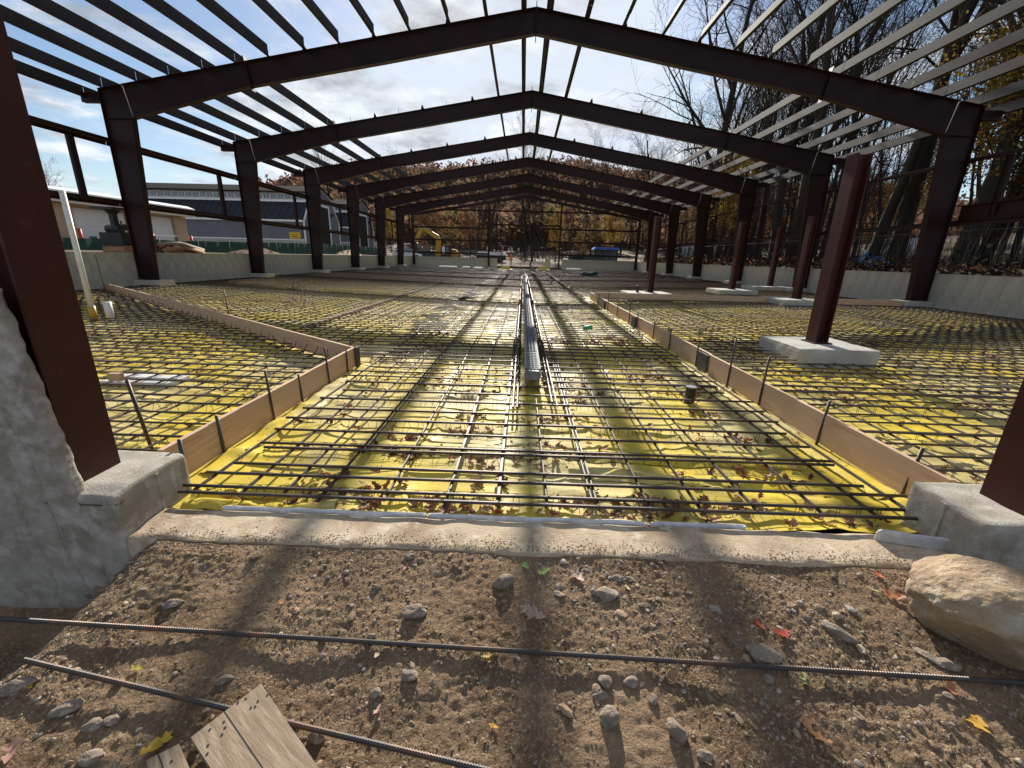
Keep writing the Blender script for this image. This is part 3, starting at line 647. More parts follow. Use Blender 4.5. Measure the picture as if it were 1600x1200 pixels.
# loose things on the floor
p = at(1077, 626, -.27); t = thing('pipe_stub', 'black plastic pipe stub standing in the rebar left of the right formwork', 'pipe', (p.x, p.y, -.3))
q = MB(); q.tube([(p.x, p.y, -.32), (p.x, p.y, -.105)], .058, 16); q.build('pipe', 'black_plastic', t, smooth=False); MB().tube([(p.x, p.y, -.104), (p.x, p.y, -.097)], .061, 16).build('cap', 'cap', t)
t = thing('vent_pipe', 'tall white plastic pipe standing upright in the left rebar', 'pipe', (-9.69, 9.2, -.3))
MB().tube([(-9.69, 9.2, -.3), (-9.70, 9.22, 2.36)], .052, 12).build('pipe', 'white_pvc', t, smooth=True); MB().tube([(-9.69, 9.2, -.3), (-9.69, 9.2, .02)], .07, 12).build('collar', 'machine_yellow', t, smooth=True)
tag(MB().tube([(-9.27, 9.16, -.3), (-9.27, 9.16, .12)], .075, 12).build('pipe_stub', 'white_pvc', smooth=True), 'short white pipe stub beside the tall white pipe', 'pipe')
tag(MB().box(-10.3, -10.0, 8.9, 9.2, -.31, -.02).box(-10.27, -10.03, 8.93, 9.17, -.02, .01).build('junction_box', 'black_plastic'), 'black junction box at the foot of the tall white pipe', 'box')
p = at(228, 594, -.27); q = rough_block(p.x-.45, p.x+.4, p.y-.16, p.y+.2, -.30, -.245, .05, .004); tag(q.build('foam_sheet', 'foam'), 'pale foam sheet lying under the left rebar', 'foam piece')
tag(MB().box(p.x-.16, p.x-.02, p.y-.3, p.y-.24, -.2, -.11).box(p.x-.15, p.x-.03, p.y-.241, p.y-.235, -.19, -.12).build('wood_block', 'lumber_x'), 'small wood block on the foam sheet in the left rebar', 'block')
p = at(918, 514, -.1); q = MB(); q.tube([(p.x-.09, p.y, -.12), (p.x-.05, p.y, -.08), (p.x+.06, p.y+.02, -.07), (p.x+.1, p.y+.04, -.11)], [.02, .05, .05, .02], 7); tag(q.build('green_rag', 'hi_green', smooth=True), 'small bright green scrap on the rebar right of the drain', 'scrap')
p = at(918, 427, 0); q = MB()
for i in range(7): q.tube([(p.x+J(.9), p.y+J(.6), -.08+.1*random.random()) for _ in range(4)], [.05, .16, .14, .04], 6)
tag(q.build('tarp_heap', 'container_green', smooth=True), 'dark green heap of tarp lying on the far right rebar', 'tarp')
for u, v, s in ((790, 418, 'yellow crumpled plastic at the feet of the workers'), (848, 419, 'yellow crumpled plastic right of the far opening')):
    p = at(u, v, 0); q = MB(); n = 14
    q.v = [(p.x+(i/n-.5)*1.7, p.y+(j/n-.5)*1.2, -.2+.55*max(0, math.sin(PI*i/n)*math.sin(PI*j/n))*(.6+.8*nz(i*.5, j*.5, u))) for j in range(n+1) for i in range(n+1)]
    q.f = [(j*(n+1)+i, j*(n+1)+i+1, (j+1)*(n+1)+i+1, (j+1)*(n+1)+i) for j in range(n) for i in range(n)]
    tag(q.build('plastic_heap', 'film', smooth=False), s, 'plastic')
for i, (a, b, v) in enumerate(((685, 718, 416), (722, 735, 417), (740, 757, 418.0), (885, 905, 420))):
    p, r = at(a, v, -.02), at(b, v, -.02); s = ['long', 'shorter', 'third', 'right-hand'][i]
    tag(MB().box(p.x, r.x, p.y, p.y+.7, -.12, -.02).box(p.x+.05, r.x-.05, p.y+.05, p.y+.65, -.02, .03).build('insulation_board', 'white_paint'), f'{s} white insulation board lying before the far wall', 'board', 'insulation boards')

# ------------------------------------------------------------------ foreground: bars, board, rocks
def ribbed(a, b, r, label, m='rebar_rust', pitch=.011, sag=0):
    a, b = Vector(a), Vector(b); L = (b-a).length; n = int(L/pitch)*4; pts = []; rad = []
    for i in range(n+1):
        t = i/n; p = a.lerp(b, t); p.z -= sag*math.sin(PI*t); pts.append(p); rad.append(r*(1.13 if i % 4 in (1, 2) else .96))
    q = MB(); q.tube(pts, rad, 8); return tag(q.build('loose_rebar', m, smooth=False), label, 'rebar')
def over(u, v, h): 
    p = at_dirt(u, v); return at(u, v, p.z+h)
def lay(u0, v0, u1, v1, r):                # rest a straight bar on the bumps of the soil
    za, zb_ = dirt_base(*at(u0, v0, -.38).xy)*0-.36, -.40
    for _ in range(40):
        a, b = at(u0, v0, za), at(u1, v1, zb_); lo = [(dirt_z(*a.lerp(b, t).xy)+r*.55-a.lerp(b, t).z, t) for t in np.linspace(0, 1, 90)]
        w0, t0 = max(lo, key=lambda q_: q_[0])
        if w0 <= 0: break
        za += (w0+.001)*(1.2-t0); zb_ += (w0+.001)*(.2+t0)
    return a, b
a, b = lay(0, 967, 1600, 1067, .0098); d = (b-a).normalized()
ribbed(a-d*.5, b+d*.6, .0098, 'long loose rebar lying across the whole dirt foreground')
a, b = lay(37, 1031, 745, 1200, .0098); d = (b-a).normalized(); zb = max(-.375, a.z+.0, b.z+.03)
ribbed(a, b+d*.35, .0098, 'shorter loose rebar at the lower left, passing under the board')
def at_poly(pts, z0, th):
    return [at(u, v, z0) for u, v in pts]
def old_plank(pts, z, th, label, nails, m='old_board'):
    P = [at(u, v, z) for u, v in pts]; org = P[0]; ax = (P[3]-P[0]).normalized(); ang = math.atan2(-ax.x, ax.y)
    q = MB(); R = Matrix.Rotation(-ang, 4, 'Z'); L = [R @ (p-org) for p in P]
    q.v = [tuple(p) for p in L]+[(p.x, p.y, p.z-th) for p in L]; q.f = [(0, 1, 2, 3), (7, 6, 5, 4)]+[(i, 4+i, 4+(i+1) % 4, (i+1) % 4) for i in range(4)]
    t = thing('old_board', label, 'board', org); t.rotation_euler = (0, 0, ang); obj('plank', q.mesh('plank', m), t)
    for u, v in nails:
        p = R @ (at(u, v, z)-org); h = MB(); h.tube([(0, 0, -.01), (0, 0, .0025)], .0042, 7); obj('nail', h.mesh('nail', 'machine_black'), t, p)
    s = MB(); a = (L[0]+L[1])/2; b = (L[2]+L[3])/2
    s.beam((a.x+.012, a.y, a.z+.0006), (b.x+.004, b.y, b.z+.0006), .003, .0012); obj('split', s.mesh('split', 'machine_black'), t)
    return t
old_plank([(298, 1152), (408, 1068), (560, 1290), (420, 1340)], zb, .03, 'weathered brown board with nail holes at the bottom left', ((372, 1098), (384, 1092), (418, 1086), (328, 1140), (350, 1128), (352, 1137), (325, 1165), (324, 1178), (399, 1104), (403, 1096), (392, 1106), (347, 1148)))
old_plank([(228, 1188), (280, 1162), (330, 1280), (262, 1320)], zb-.02, .025, 'second weathered board, half out of the picture at the bottom left', ((268, 1190),))

ICO = None
def ico(sub):
    import bmesh
    bm = bmesh.new(); bmesh.ops.create_icosphere(bm, subdivisions=sub, radius=1); v = [tuple(q.co) for q in bm.verts]; f = [tuple(x.index for x in q.verts) for q in bm.faces]; bm.free(); return v, f
I1, I2, I3, I5 = ico(1), ico(2), ico(4), ico(6)
def rock_pts(base, rx, ry, rz_, seed, ang=.0, rough=.18, planes=0):
    out = []; pl = [(Vector((math.cos(seed*3.1+k*2.1), math.sin(seed*1.7+k*2.6), .8*math.sin(seed+k*1.9))).normalized(), .62+.2*abs(math.sin(seed*5+k))) for k in range(planes)]
    ca, sa = math.cos(ang), math.sin(ang)
    for p in base:
        v = Vector(p); o = Vector((seed*3.7, seed*1.3, 0)); k = 1+rough*N.noise(v*1.1+o)*1.6+rough*.5*N.noise(v*2.7+o)+rough*.3*N.noise(v*6+o)+rough*.16*N.noise(v*15+o)
        v = v*k
        for n, dd in pl:
            e = v.dot(n)-dd
            if e > 0: v -= n*e*.92
        x, y, z = v.x*rx, v.y*ry, v.z*rz_; out.append((x*ca-y*sa, x*sa+y*ca, z))
    return out
def rock(u, v, rx, ry, rz_, label, seed, ang=0, m='rock_grey', planes=4, sink=.34, base=None, rough=.18):
    p = at_dirt(u, v); vs, fs_ = base or I3; q = MB(); q.add(rock_pts(vs, rx, ry, rz_, seed, ang, rough, planes), fs_)
    o = obj('boulder' if rx > .2 else 'stone', q.mesh('stone', m, smooth=True), None, (p.x, p.y, p.z+rz_*(1-2*sink))); return tag(o, label, 'boulder' if rx > .2 else 'stone', None if rx > .2 else 'stones on the dirt')
b = rock(1540, 990, .33, .25, .20, 'big rounded tan boulder at the right below the pedestal', 8.3, -.12, 'rock_tan', 3, .16, I5, .10)
for a in ((787, 915, .058, .038, .036, 'rounded dark grey stone beside the green leaves below the sill', 1.1, .3), (648, 962, .055, .036, .028, 'blunt grey stone alone on the left half of the dirt', 2.2, .1), (945, 930, .065, .045, .02, 'flat tan stone embedded in the dirt right of centre', 3.3, 0),
          (1192, 1028, .075, .05, .038, 'wedge-shaped pinkish stone just above the long rebar on the right', 4.1, -.2), (1306, 992, .075, .026, .028, 'long narrow brown stone left of the boulder', 5.2, -.9), (952, 1128, .042, .036, .04, 'angular two-tone stone low in the middle right', 6.4, .2),
          (1057, 1150, .042, .03, .038, 'pointed pale stone near the bottom, right of centre', 7.7, -.7), (495, 1152, .032, .024, .028, 'small smooth stone touching the loose rebar beside the board', 8.1, .4), (640, 1062, .04, .026, .016, 'pale oval stone half buried left of centre below the rebar', 9.3, 0),
          (588, 1088, .022, .02, .016, 'small tan pebble-like stone left of centre', 10.2, 0), (350, 1066, .034, .014, .016, 'slim tan stone left, above the board', 11.4, .6), (106, 1108, .05, .03, .02, 'light stone at the lower left near the yellow leaf', 12.1, .5), (150, 1135, .034, .026, .018, 'oval stone lower left, next to the light stone', 13.6, .4),
          (178, 1130, .03, .022, .018, 'small round stone right of the oval stone at lower left', 14.2, .2), (30, 1075, .07, .03, .03, 'dark stone at the left picture edge', 15.5, .4), (145, 1190, .04, .03, .02, 'stone at the bottom left edge of the picture', 16.3, 0), (172, 880, .075, .06, .06, 'grey stone stuck in the bank beside the left pedestal', 17.2, .4),
          (150, 915, .05, .05, .05, 'dark stone low in the bank under the left wall', 18.4, 0), (985, 1070, .03, .025, .02, 'round brown stone in the cluster low right of centre', 19.1, 0), (945, 1070, .03, .026, .022, 'dark grey stone in the cluster low right of centre', 20.4, 0), (938, 1088, .034, .022, .016, 'flat dark stone under the cluster low right of centre', 21.6, .2),
          (965, 905, .032, .022, .014, 'tan stone behind the flat tan stone', 22.2, 0), (640, 872, .03, .022, .016, 'small tan stone near the pink leaf', 23.8, .3), (1020, 1098, .022, .018, .014, 'small stone right of the low cluster', 24.4, .3), (270, 945, .045, .03, .024, 'tan stone in the loose bank on the left', 25.4, .3),
          (1452, 1030, .06, .022, .012, 'flat stone shard lying against the left side of the boulder', 26.1, -1.0), (1478, 1042, .05, .03, .02, 'grey stone tucked under the boulder', 27.7, -.4), (580, 1000, .02, .015, .012, 'grey pebble above the rebar left of centre', 28.8, 0), (1100, 1185, .03, .02, .016, 'stone at the bottom edge right of centre', 29.3, 0)):
    rock(*a[:5], a[5], a[6], a[7])
# pebbles and crumbs
tints = [(.27, .185, .115), (.18, .12, .073), (.29, .205, .13), (.38, .30, .215), (.27, .225, .185), (.15, .10, .063), (.25, .21, .18), (.28, .20, .13), (.31, .225, .15), (.33, .29, .25)]
q = MB()
def crumbs(n, r0, r1, ysel, base, tl, pw=2.2):
    vs, fs_ = base
    for _ in range(n):
        y = ysel(); x = random.uniform(-3.0, 2.7)
        dens = N.noise(Vector((x*1.6, y*2.2, 8)))+.25*(x > .4)
        if random.random() > .55+dens*1.1: continue
        r = r0+(r1-r0)*random.random()**pw; a = random.random()*6.28; sx_, sy_, sz_ = r*random.uniform(.7, 1.5), r*random.uniform(.6, 1), r*random.uniform(.4, .8); z = dirt_z(x, y)+sz_*.3
        ca, sa = math.cos(a), math.sin(a); j = [random.uniform(.75, 1.25) for _ in vs]
        q.add([(x+(p[0]*sx_*ca-p[1]*sy_*sa)*k, y+(p[0]*sx_*sa+p[1]*sy_*ca)*k, z+p[2]*sz_*k) for p, k in zip(vs, j)], fs_, (lambda c, k_: tuple(v_*k_ for v_ in c))(random.choice(tl), random.uniform(.75, 1.2)))
ysl = lambda: .85+1.1*random.random()
OCT = ([(1,0,0),(-1,0,0),(0,1,0),(0,-1,0),(0,0,1),(0,0,-1)], [(0,2,4),(2,1,4),(1,3,4),(3,0,4),(2,0,5),(1,2,5),(3,1,5),(0,3,5)])
crumbs(52000, .0018, .0062, ysl, OCT, tints[:7]+[(.22, .155, .10)]*4)
crumbs(6500, .004, .012, ysl, I1, tints)
crumbs(230, .013, .024, ysl, I2, tints, 1.5)
for _ in range(3200):                       # crumbs of soil kicked onto the sill
    x = random.uniform(-2.3, 2.2); y = 1.97+abs(random.gauss(0, .055)); r = random.uniform(.0010, .0048)
    if y < 2.25: q.add([(x+p[0]*r*1.2, y+p[1]*r, -.266+p[2]*r*.6) for p in OCT[0]], OCT[1], random.choice(tints[:6]))
tag(q.build('gravel', 'pebble', smooth=False), 'loose gravel and soil crumbs strewn over the foreground dirt', 'gravel', kind='stuff')

# leaves
def leaf_geo(L, wdt, lobes, curl, seed):
    n = lobes*6; rows = []
    for i in range(n+1):
        t = i/n; env = math.sin(PI*min(1, t*.94+.03))**.8
        wl_ = env*wdt*(.5+.5*(.5-.5*math.cos(2*PI*(t*lobes+.1))))*(1+.25*math.sin(seed+i*1.7)); wr_ = env*wdt*(.5+.5*(.5-.5*math.cos(2*PI*(t*lobes+.32))))*(1+.25*math.sin(seed*2+i*2.3))
        y = (t-.5)*L; sw = .05*L*nz(wl_*9+i*.7, seed); zc = curl*L*(2*t-1)**2*.5; sk = .03*L
        rows.append(((-wl_, y+wl_*.45, zc+curl*wl_*.8+.1*L*nz(i*.5, seed, 2)), (0, y+.0, zc), (wr_, y+wr_*.45, zc+curl*wr_*.9+.1*L*nz(i*.5, seed, 7))))
    vs = [p for r in rows for p in r]; fs_ = []
    for i in range(n): k = i*3; fs_ += [(k, k+1, k+4, k+3), (k+1, k+2, k+5, k+4)]
    k = len(vs); vs += [(-.006*L, -.5*L, 0), (.006*L, -.5*L, 0), (.012*L, -.82*L, .03*L), (.0*L, -.82*L, .03*L)]; fs_ += [(k, k+1, k+2, k+3)]
    return vs, fs_
def place(vs, p, a, tilt=(0, 0)):
    R = Matrix.Rotation(a, 3, 'Z') @ Matrix.Rotation(tilt[0], 3, 'X') @ Matrix.Rotation(tilt[1], 3, 'Y'); return [tuple(R @ Vector(v)+p) for v in vs]
LV = ((832, 962, .125, 'pale tan oak leaf curled in the middle of the dirt', (.46, .33, .24), 1.3, 3), (902, 902, .10, 'pale tan leaf right of the green leaves below the sill', (.50, .36, .27), .5, 3), (634, 888, .045, 'small pink leaf on the left below the sill', (.62, .20, .17), 2.8, 1), (822, 886, .07, 'green and white leaf beside the dark stone', (.20, .36, .10), .4, 3), (850, 893, .07, 'light green leaf just right of the dark stone', (.36, .48, .14), 1.9, 3),
      (980, 922, .05, 'pale green leaf right of the flat tan stone', (.50, .50, .26), .2, 1), (762, 1030, .075, 'yellow-brown leaf caught under the long rebar', (.46, .29, .07), .3, 3), (772, 1136, .045, 'small orange leaf at the bottom centre', (.62, .32, .05), 1.2, 1), (1222, 992, .10, 'dark red lobed leaf left of the narrow stone', (.36, .055, .025), 2.2, 4), (1186, 978, .06, 'red curled leaf above the wedge stone', (.45, .09, .04), .6, 2),
      (1254, 1064, .085, 'pale green pointed leaf below the long rebar on the right', (.42, .44, .17), 2.6, 1), (1278, 1158, .08, 'brown-orange leaf low on the right', (.42, .20, .08), .9, 3), (1262, 1130, .07, 'faded orange leaf low on the right, above another', (.45, .25, .12), 2.1, 2), (1525, 1135, .10, 'yellow-orange leaf in the lower right corner', (.66, .38, .06), 2.3, 2), (1482, 1082, .07, 'rust leaf under the boulder by the rebar', (.50, .21, .10), 2.6, 2),
      (246, 1175, .105, 'yellow oak leaf left of the boards', (.62, .40, .04), -.5, 3), (45, 1072, .075, 'yellow leaf at the left edge on the dark stone', (.62, .40, .03), 1.2, 1), (218, 1048, .065, 'thin yellow-green leaf on the left bank', (.55, .48, .10), 1.4, 1), (441, 946, .045, 'small orange leaf on the left dirt', (.55, .26, .12), .7, 2), (22, 1180, .09, 'pinkish leaf at the bottom left corner', (.55, .33, .25), .6, 2),
      (1372, 905, .06, 'red-orange leaf standing at the sill edge on the right', (.55, .16, .05), .2, 2), (1395, 935, .09, 'long rust leaf left of the boulder', (.48, .20, .09), 1.0, 2), (1362, 925, .055, 'light green leaf left of the boulder', (.45, .50, .22), .9, 1), (1100, 1190, .05, 'tan leaf at the bottom edge', (.40, .26, .15), .4, 2), (590, 1116, .05, 'small pink-tan leaf left of centre', (.50, .30, .23), 2.9, 1), (1050, 1058, .07, 'brown leaf low right of centre', (.36, .22, .13), 2.5, 2), (1018, 990, .05, 'dark brown curled leaf right of centre', (.16, .09, .05), .5, 2), (592, 1028, .055, 'tan curled leaf just below the rebar', (.48, .36, .22), 2.8, 1), (70, 1045, .05, 'brown leaf on the left bank', (.3, .17, .08), 1.8, 2))
for i, (u, v, L, lab, col, a, lb) in enumerate(LV):
    vs, fs_ = leaf_geo(L, L*(.34 if lb > 1 else .22), max(2, lb), .16+.14*random.random(), i+1.); p = at_dirt(u, v)+Vector((0, 0, .006+.05*L)); q = MB()
    cl_ = [tuple(c*k_ for c in col) for k_ in [random.uniform(.75, 1.12) for _ in vs]]; q.v = [tuple(Vector(z)-p) for z in place(vs, p, a, (J(.25), J(.3)))]; q.f = fs_; q.c = cl_
    tag(obj('fallen_leaf', q.mesh('fallen_leaf', 'leaf', smooth=True), None, p), lab, 'leaf', 'fallen leaves on the dirt')
q = MB(); LT = [(.20, .085, .04), (.15, .07, .035), (.26, .13, .06), (.11, .055, .03), (.33, .20, .11), (.30, .09, .04), (.40, .25, .15)]
protos = [leaf_geo(1, .4, 3, .35, s) for s in range(4)]+[leaf_geo(1, .3, 2, .5, s+9) for s in range(3)]
def drop_leaf(x, y, z, L):
    vs, fs_ = random.choice(protos); vs = [(p[0]*L, p[1]*L, p[2]*L) for p in vs]; c = random.choice(LT); k = random.uniform(.7, 1.25); q.add(place(vs, Vector((x, y, z+.012)), random.random()*6.3, (J(.6), J(.6))), fs_, tuple(a*k for a in c))
clusters = [(random.uniform(-2.2, 2.3), random.uniform(2.45, 9)) for _ in range(46)]+[(random.uniform(2.8, 9), random.uniform(2.8, 11)) for _ in range(40)]+[(random.uniform(-7, -2.8), random.uniform(3, 8)) for _ in range(12)]
for u, v in ((640, 705), (650, 715), (840, 715), (760, 755), (620, 765), (700, 790), (560, 785), (960, 790), (1060, 790), (880, 790), (1190, 740), (1165, 690), (1000, 800), (760, 790), (1150, 790), (520, 770), (735, 720), (930, 660), (840, 720)):
    p = at(u, v, -.30); clusters.append((p.x, p.y))
for cx_, cy_ in clusters:
    for _ in range(random.randint(5, 18)):
        x, y = cx_+random.gauss(0, .13), cy_+random.gauss(0, .055); 
        if y < 2.32 or (abs(x) > 2.5 and abs(x) < 2.7): continue
        drop_leaf(x, y, film_z(x, y), random.uniform(.045, .11))
for _ in range(1700):
    x, y = random.uniform(-9, 13), 2.4+random.random()**1.6*22
    drop_leaf(x, y, film_z(x, y), random.uniform(.045, .1))
for _ in range(9000):
    x, y = random.uniform(-13, 15), 5+random.random()**1.3*45
    if nz(x*.35, y*.25, 6) < random.uniform(-.5, .25): continue
    L = random.uniform(.04, .085); a = random.random()*6.3; c, k_ = random.choice(LT), random.uniform(.6, 1.2); z = film_z(x, y)+.02; ca, sa = math.cos(a)*L*.5, math.sin(a)*L*.5
    q.add([(x-ca, y-sa, z+J(.02)), (x+sa*.6, y-ca*.6, z), (x+ca, y+sa, z+J(.03)), (x-sa*.6, y+ca*.6, z+J(.03))], [(0, 1, 2, 3)], tuple(v*k_ for v in c))
for _ in range(60):
    x = random.uniform(-2.2, 2.2); drop_leaf(x, 2.34+abs(random.gauss(0, .05)), -.30, random.uniform(.05, .1))
tag(q.build('leaf_litter', 'leaf'), 'brown dead leaves strewn on the yellow plastic under the rebar', 'leaves', kind='stuff')

# ------------------------------------------------------------------ buildings on the left
def atx(u, v, X):
    d = AF+AR*(u-800)/F-AU*(v-600)/F; t = (X-CAM[0])/d[0]; return Vector(CAM+t*d)
def aty(u, v, Y):
    d = AF+AR*(u-800)/F-AU*(v-600)/F; return Vector(CAM+Y/d[1]*d)
def part(parent, name, m, fn, smooth=False):
    q = MB(); fn(q); return q.build(name, m, parent, smooth)
gb = thing('garage_building', 'tan garage building with white roll-up doors and white roof edge on the left', 'building', (-33, 43, 1.2))
ends = [43.0, 38.6, 37.7, 33.0, 31.6, 26.8, 25.4, 20.6, 19.2]
part(gb, 'wall', 'tan_stucco', lambda q: q.box(-46, -33.3, 15, 42.9, .8, 4.2))
for i, (a, b) in enumerate(((41.6, 43.0), (36.7, 38.3), (30.6, 32.2), (24.4, 26.0), (18.0, 19.6))):
    part(gb, 'pillar', 'tan_stucco', lambda q: q.box(-33.3, -32.95, a, b, .8, 4.15))
for a, b in ((38.4, 41.5), (32.3, 36.6), (26.1, 30.5), (19.7, 24.3)):
    d = part(gb, 'roll_up_door', 'white_paint', lambda q: q.box(-33.298, -33.2, a, b, .8, 3.95))
    for z in np.arange(1.0, 3.8, .57): part(d, 'door_panel', 'white_paint', lambda q: q.box(-33.2, -33.17, a+.04, b-.04, z, z+.52))
    for y in (a+.9, b-1.3): part(d, 'window', 'glass', lambda q: q.box(-33.171, -33.16, y, y+.6, 1.75, 2.0))
rf = part(gb, 'roof', 'white_paint', lambda q: q.prism([(-46, 4.2), (-32.3, 4.2), (-32.3, 4.95), (-33.0, 5.2), (-46, 6.0)], 14.6, 43.6))
for z in (4.33, 4.52, 4.71): part(rf, 'fascia_rib', 'white_paint', lambda q: q.box(-32.3, -32.24, 14.6, 43.6, z, z+.1))
for y, n in ((42.3, 'farthest'), (37.9, 'second farthest'), (36.9, 'third farthest'), (31.6, 'nearest')):
    b = thing('bollard', f'{n} red bollard in front of the garage doors', 'bollard', (-32.2, y, 1.3), 'red bollards'); part(b, 'post', 'red_paint', lambda q: q.tube([(-32.2, y, 1.2), (-32.2, y, 2.45)], .11, 8), True); part(b, 'cap', 'red_paint', lambda q: q.tube([(-32.2, y, 2.45), (-32.2, y, 2.5)], [.11, .05], 8), True)

bn = thing('barn', 'long grey barn with dark roof, clerestory windows and white trim, nearer of two', 'barn', (-30.4, 60.9, 1.7))
X0, X1, yF = -56, -30.4, 60.9
part(bn, 'front_wall', 'barn_grey', lambda q: q.box(X0, X1-.25, yF, yF+.3, 2.9, 5.3))
part(bn, 'plinth', 'concrete', lambda q: q.box(X0, X1-.05, yF-.06, yF+.3, 1.2, 2.75))
part(bn, 'base_trim', 'white_paint', lambda q: q.box(X0, X1, yF-.1, yF+.3, 2.75, 2.9))
part(bn, 'eave_trim', 'white_paint', lambda q: q.box(X0, X1+.1, yF-.25, yF-.05, 5.15, 5.4))
lr = part(bn, 'lower_roof', 'barn_dark', lambda q: q.prism([(yF-.2, 5.4), (63.2, 7.9), (63.2, 7.7), (yF, 5.2)], X0, X1-.1, 'X'))
for x in np.arange(X0+.6, X1-.3, .9): part(lr, 'roof_seam', 'barn_dark', lambda q: q.beam((x, yF-.18, 5.43), (x, 63.15, 7.91), .05, .05, (0, -.7, .7)))
part(bn, 'clerestory_trim', 'white_paint', lambda q: q.box(X0, X1+.1, 63.05, 63.25, 7.9, 8.15).box(X0, X1+.1, 62.9, 63.2, 9.05, 9.25))
part(bn, 'clerestory_wall', 'barn_grey', lambda q: q.box(X0, X1-.1, 63.3, 63.5, 7.7, 9.1))
for i, x in enumerate(np.arange(X0+.3, X1-1.1, 1.0)):
    wn = part(bn, 'window', 'white_paint', lambda q: q.box(x, x+.9, 63.22, 63.298, 8.2, 8.98)); part(wn, 'pane', 'glass', lambda q: q.box(x+.07, x+.42, 63.195, 63.219, 8.27, 8.92)); part(wn, 'pane', 'glass', lambda q: q.box(x+.48, x+.83, 63.195, 63.219, 8.27, 8.92))
part(bn, 'upper_roof', 'roof_shingle', lambda q: q.prism([(62.8, 9.25), (66.8, 10.45), (70.8, 9.25), (70.8, 9.05), (66.8, 10.25), (62.8, 9.05)], X0, X1+.3, 'X'))
prof = [(yF+.3, 1.2), (yF+.3, 5.2), (63.2, 7.9), (63.2, 9.1), (66.8, 10.2), (70.4, 9.05), (71.1, 8.0), (72.8, 5.7), (72.8, 1.2)]
part(bn, 'end_wall', 'barn_grey', lambda q: q.prism(prof, X1-.3, X1-.02, 'X'))
def edge_trim(q):
    for a, b in zip(prof, prof[1:]): q.beam((X1+.02, *a), (X1+.02, *b), .08, .22, (1, 0, 0))
part(bn, 'corner_trim', 'white_paint', edge_trim)
dr = part(bn, 'doorway_shade', 'dark_void', lambda q: q.box(X1-.019, X1+.03, 65.0, 69.2, 1.8, 7.7)); part(dr, 'door_frame', 'white_paint', lambda q: q.box(X1-.01, X1+.09, 64.7, 65.0, 1.8, 8.0).box(X1-.01, X1+.09, 69.2, 69.55, 1.8, 8.0).box(X1-.01, X1+.09, 65.0, 69.2, 7.7, 8.0))  # near-black panel stands in for the shade inside the open doorway
for y in (64.2, 70.2): part(bn, 'wall_lamp', 'machine_black', lambda q: q.box(X1, X1+.3, y, y+.25, 6.6, 7.0))
sgp = aty(452, 364, yF-.1); sg = part(bn, 'sign', 'sign_yellow', lambda q: q.box(sgp.x, sgp.x+1.5, yF-.14, yF-.05, sgp.z-.75, sgp.z+.1))
sg['label'] = 'yellow sign on the long wall'
part(sg, 'lettering', 'machine_black', lambda q: [q.box(sgp.x+.2+.16*i, sgp.x+.28+.16*i, yF-.15, yF-.139, sgp.z-.28, sgp.z-.12) for i in range(7)]+[q.box(sgp.x+.3, sgp.x+1.2, yF-.15, yF-.139, sgp.z-.56, sgp.z-.44)])
b3 = copy_tree(bn, None, (-30.4, 60.9+16.6, 1.9)); b3['label'] = 'grey barn with white-edged gable and dark doorway, farther of two'
for c in list(b3.children):
    if c.name.startswith('sign'):
        for d in list(c.children): bpy.data.objects.remove(d)
        bpy.data.objects.remove(c)

# green screened fence
fe = thing('screen_fence', 'green mesh construction fence behind the left wall', 'fence', (-21, 12, .9))
for i in range(19):
    y = 10+i*3; zt = 1.62+.5*sm(15, 50, y); zt2 = 1.62+.5*sm(15, 50, y+3)
    part(fe, 'post', 'galv', lambda q: q.tube([(-21, y, .8), (-21, y, zt+.08)], .03, 6), True)
    def panel(q):
        n = 10
        for k in range(n+1):
            yy = y+.04+2.92*k/n; off = -21+.05*nz(yy*1.3, i)+.03*math.sin(k*1.5)
            q.v += [(off, yy, .75), (off, yy, zt+(zt2-zt)*k/n-.03*math.sin(PI*k/n))]
        q.f = [(2*k, 2*k+2, 2*k+3, 2*k+1) for k in range(n)]
    part(fe, 'screen_panel', 'fence_green', panel, True)

# small roller, lumber and soil heaps beyond the left wall
o = atx(196, 392, -19.0); R_ = thing('compact_roller', 'small tan machine with a dark canopy post behind the left wall', 'machine', (o.x, o.y, .9)); X, Y = o.x, o.y
part(R_, 'canopy', 'machine_black', lambda q: q.box(X-.5, X+.5, Y-.75, Y+.15, 2.88, 2.98)); part(R_, 'canopy_post', 'machine_black', lambda q: q.prism([(Y-.35, 2.2), (Y-.1, 2.2), (Y-.12, 2.7), (Y+.1, 2.88), (Y-.6, 2.88), (Y-.35, 2.7)], X-.1, X+.1, 'X'))
eng = part(R_, 'engine', 'machine_black', lambda q: q.tube([(X-.3, Y-.3, 2.05), (X+.3, Y-.3, 2.05)], .2, 10).tube([(X-.2, Y, 2.15), (X+.25, Y, 2.15)], .15, 10)); part(eng, 'exhaust', 'red_paint', lambda q: q.tube([(X, Y+.1, 2.1), (X, Y+.1, 2.45)], .04, 6))
part(R_, 'body', 'crate_wood', lambda q: q.box(X-.5, X+.5, Y-.05, Y+.75, 1.05, 1.95)); part(R_, 'tank', 'machine_black', lambda q: q.box(X-.5, X+.5, Y-.6, Y-.06, 1.35, 1.9)); part(R_, 'drum', 'crate_wood', lambda q: q.tube([(X-.5, Y-.3, 1.1), (X+.5, Y-.3, 1.1)], .32, 14)); part(R_, 'drum', 'crate_wood', lambda q: q.tube([(X-.5, Y+.55, 1.0), (X+.5, Y+.55, 1.0)], .3, 14))
o = atx(247, 390, -19.0); t = thing('lumber_stack', 'stack of orange-brown lumber behind the left wall right of the near column', 'lumber', (o.x, o.y, 1))
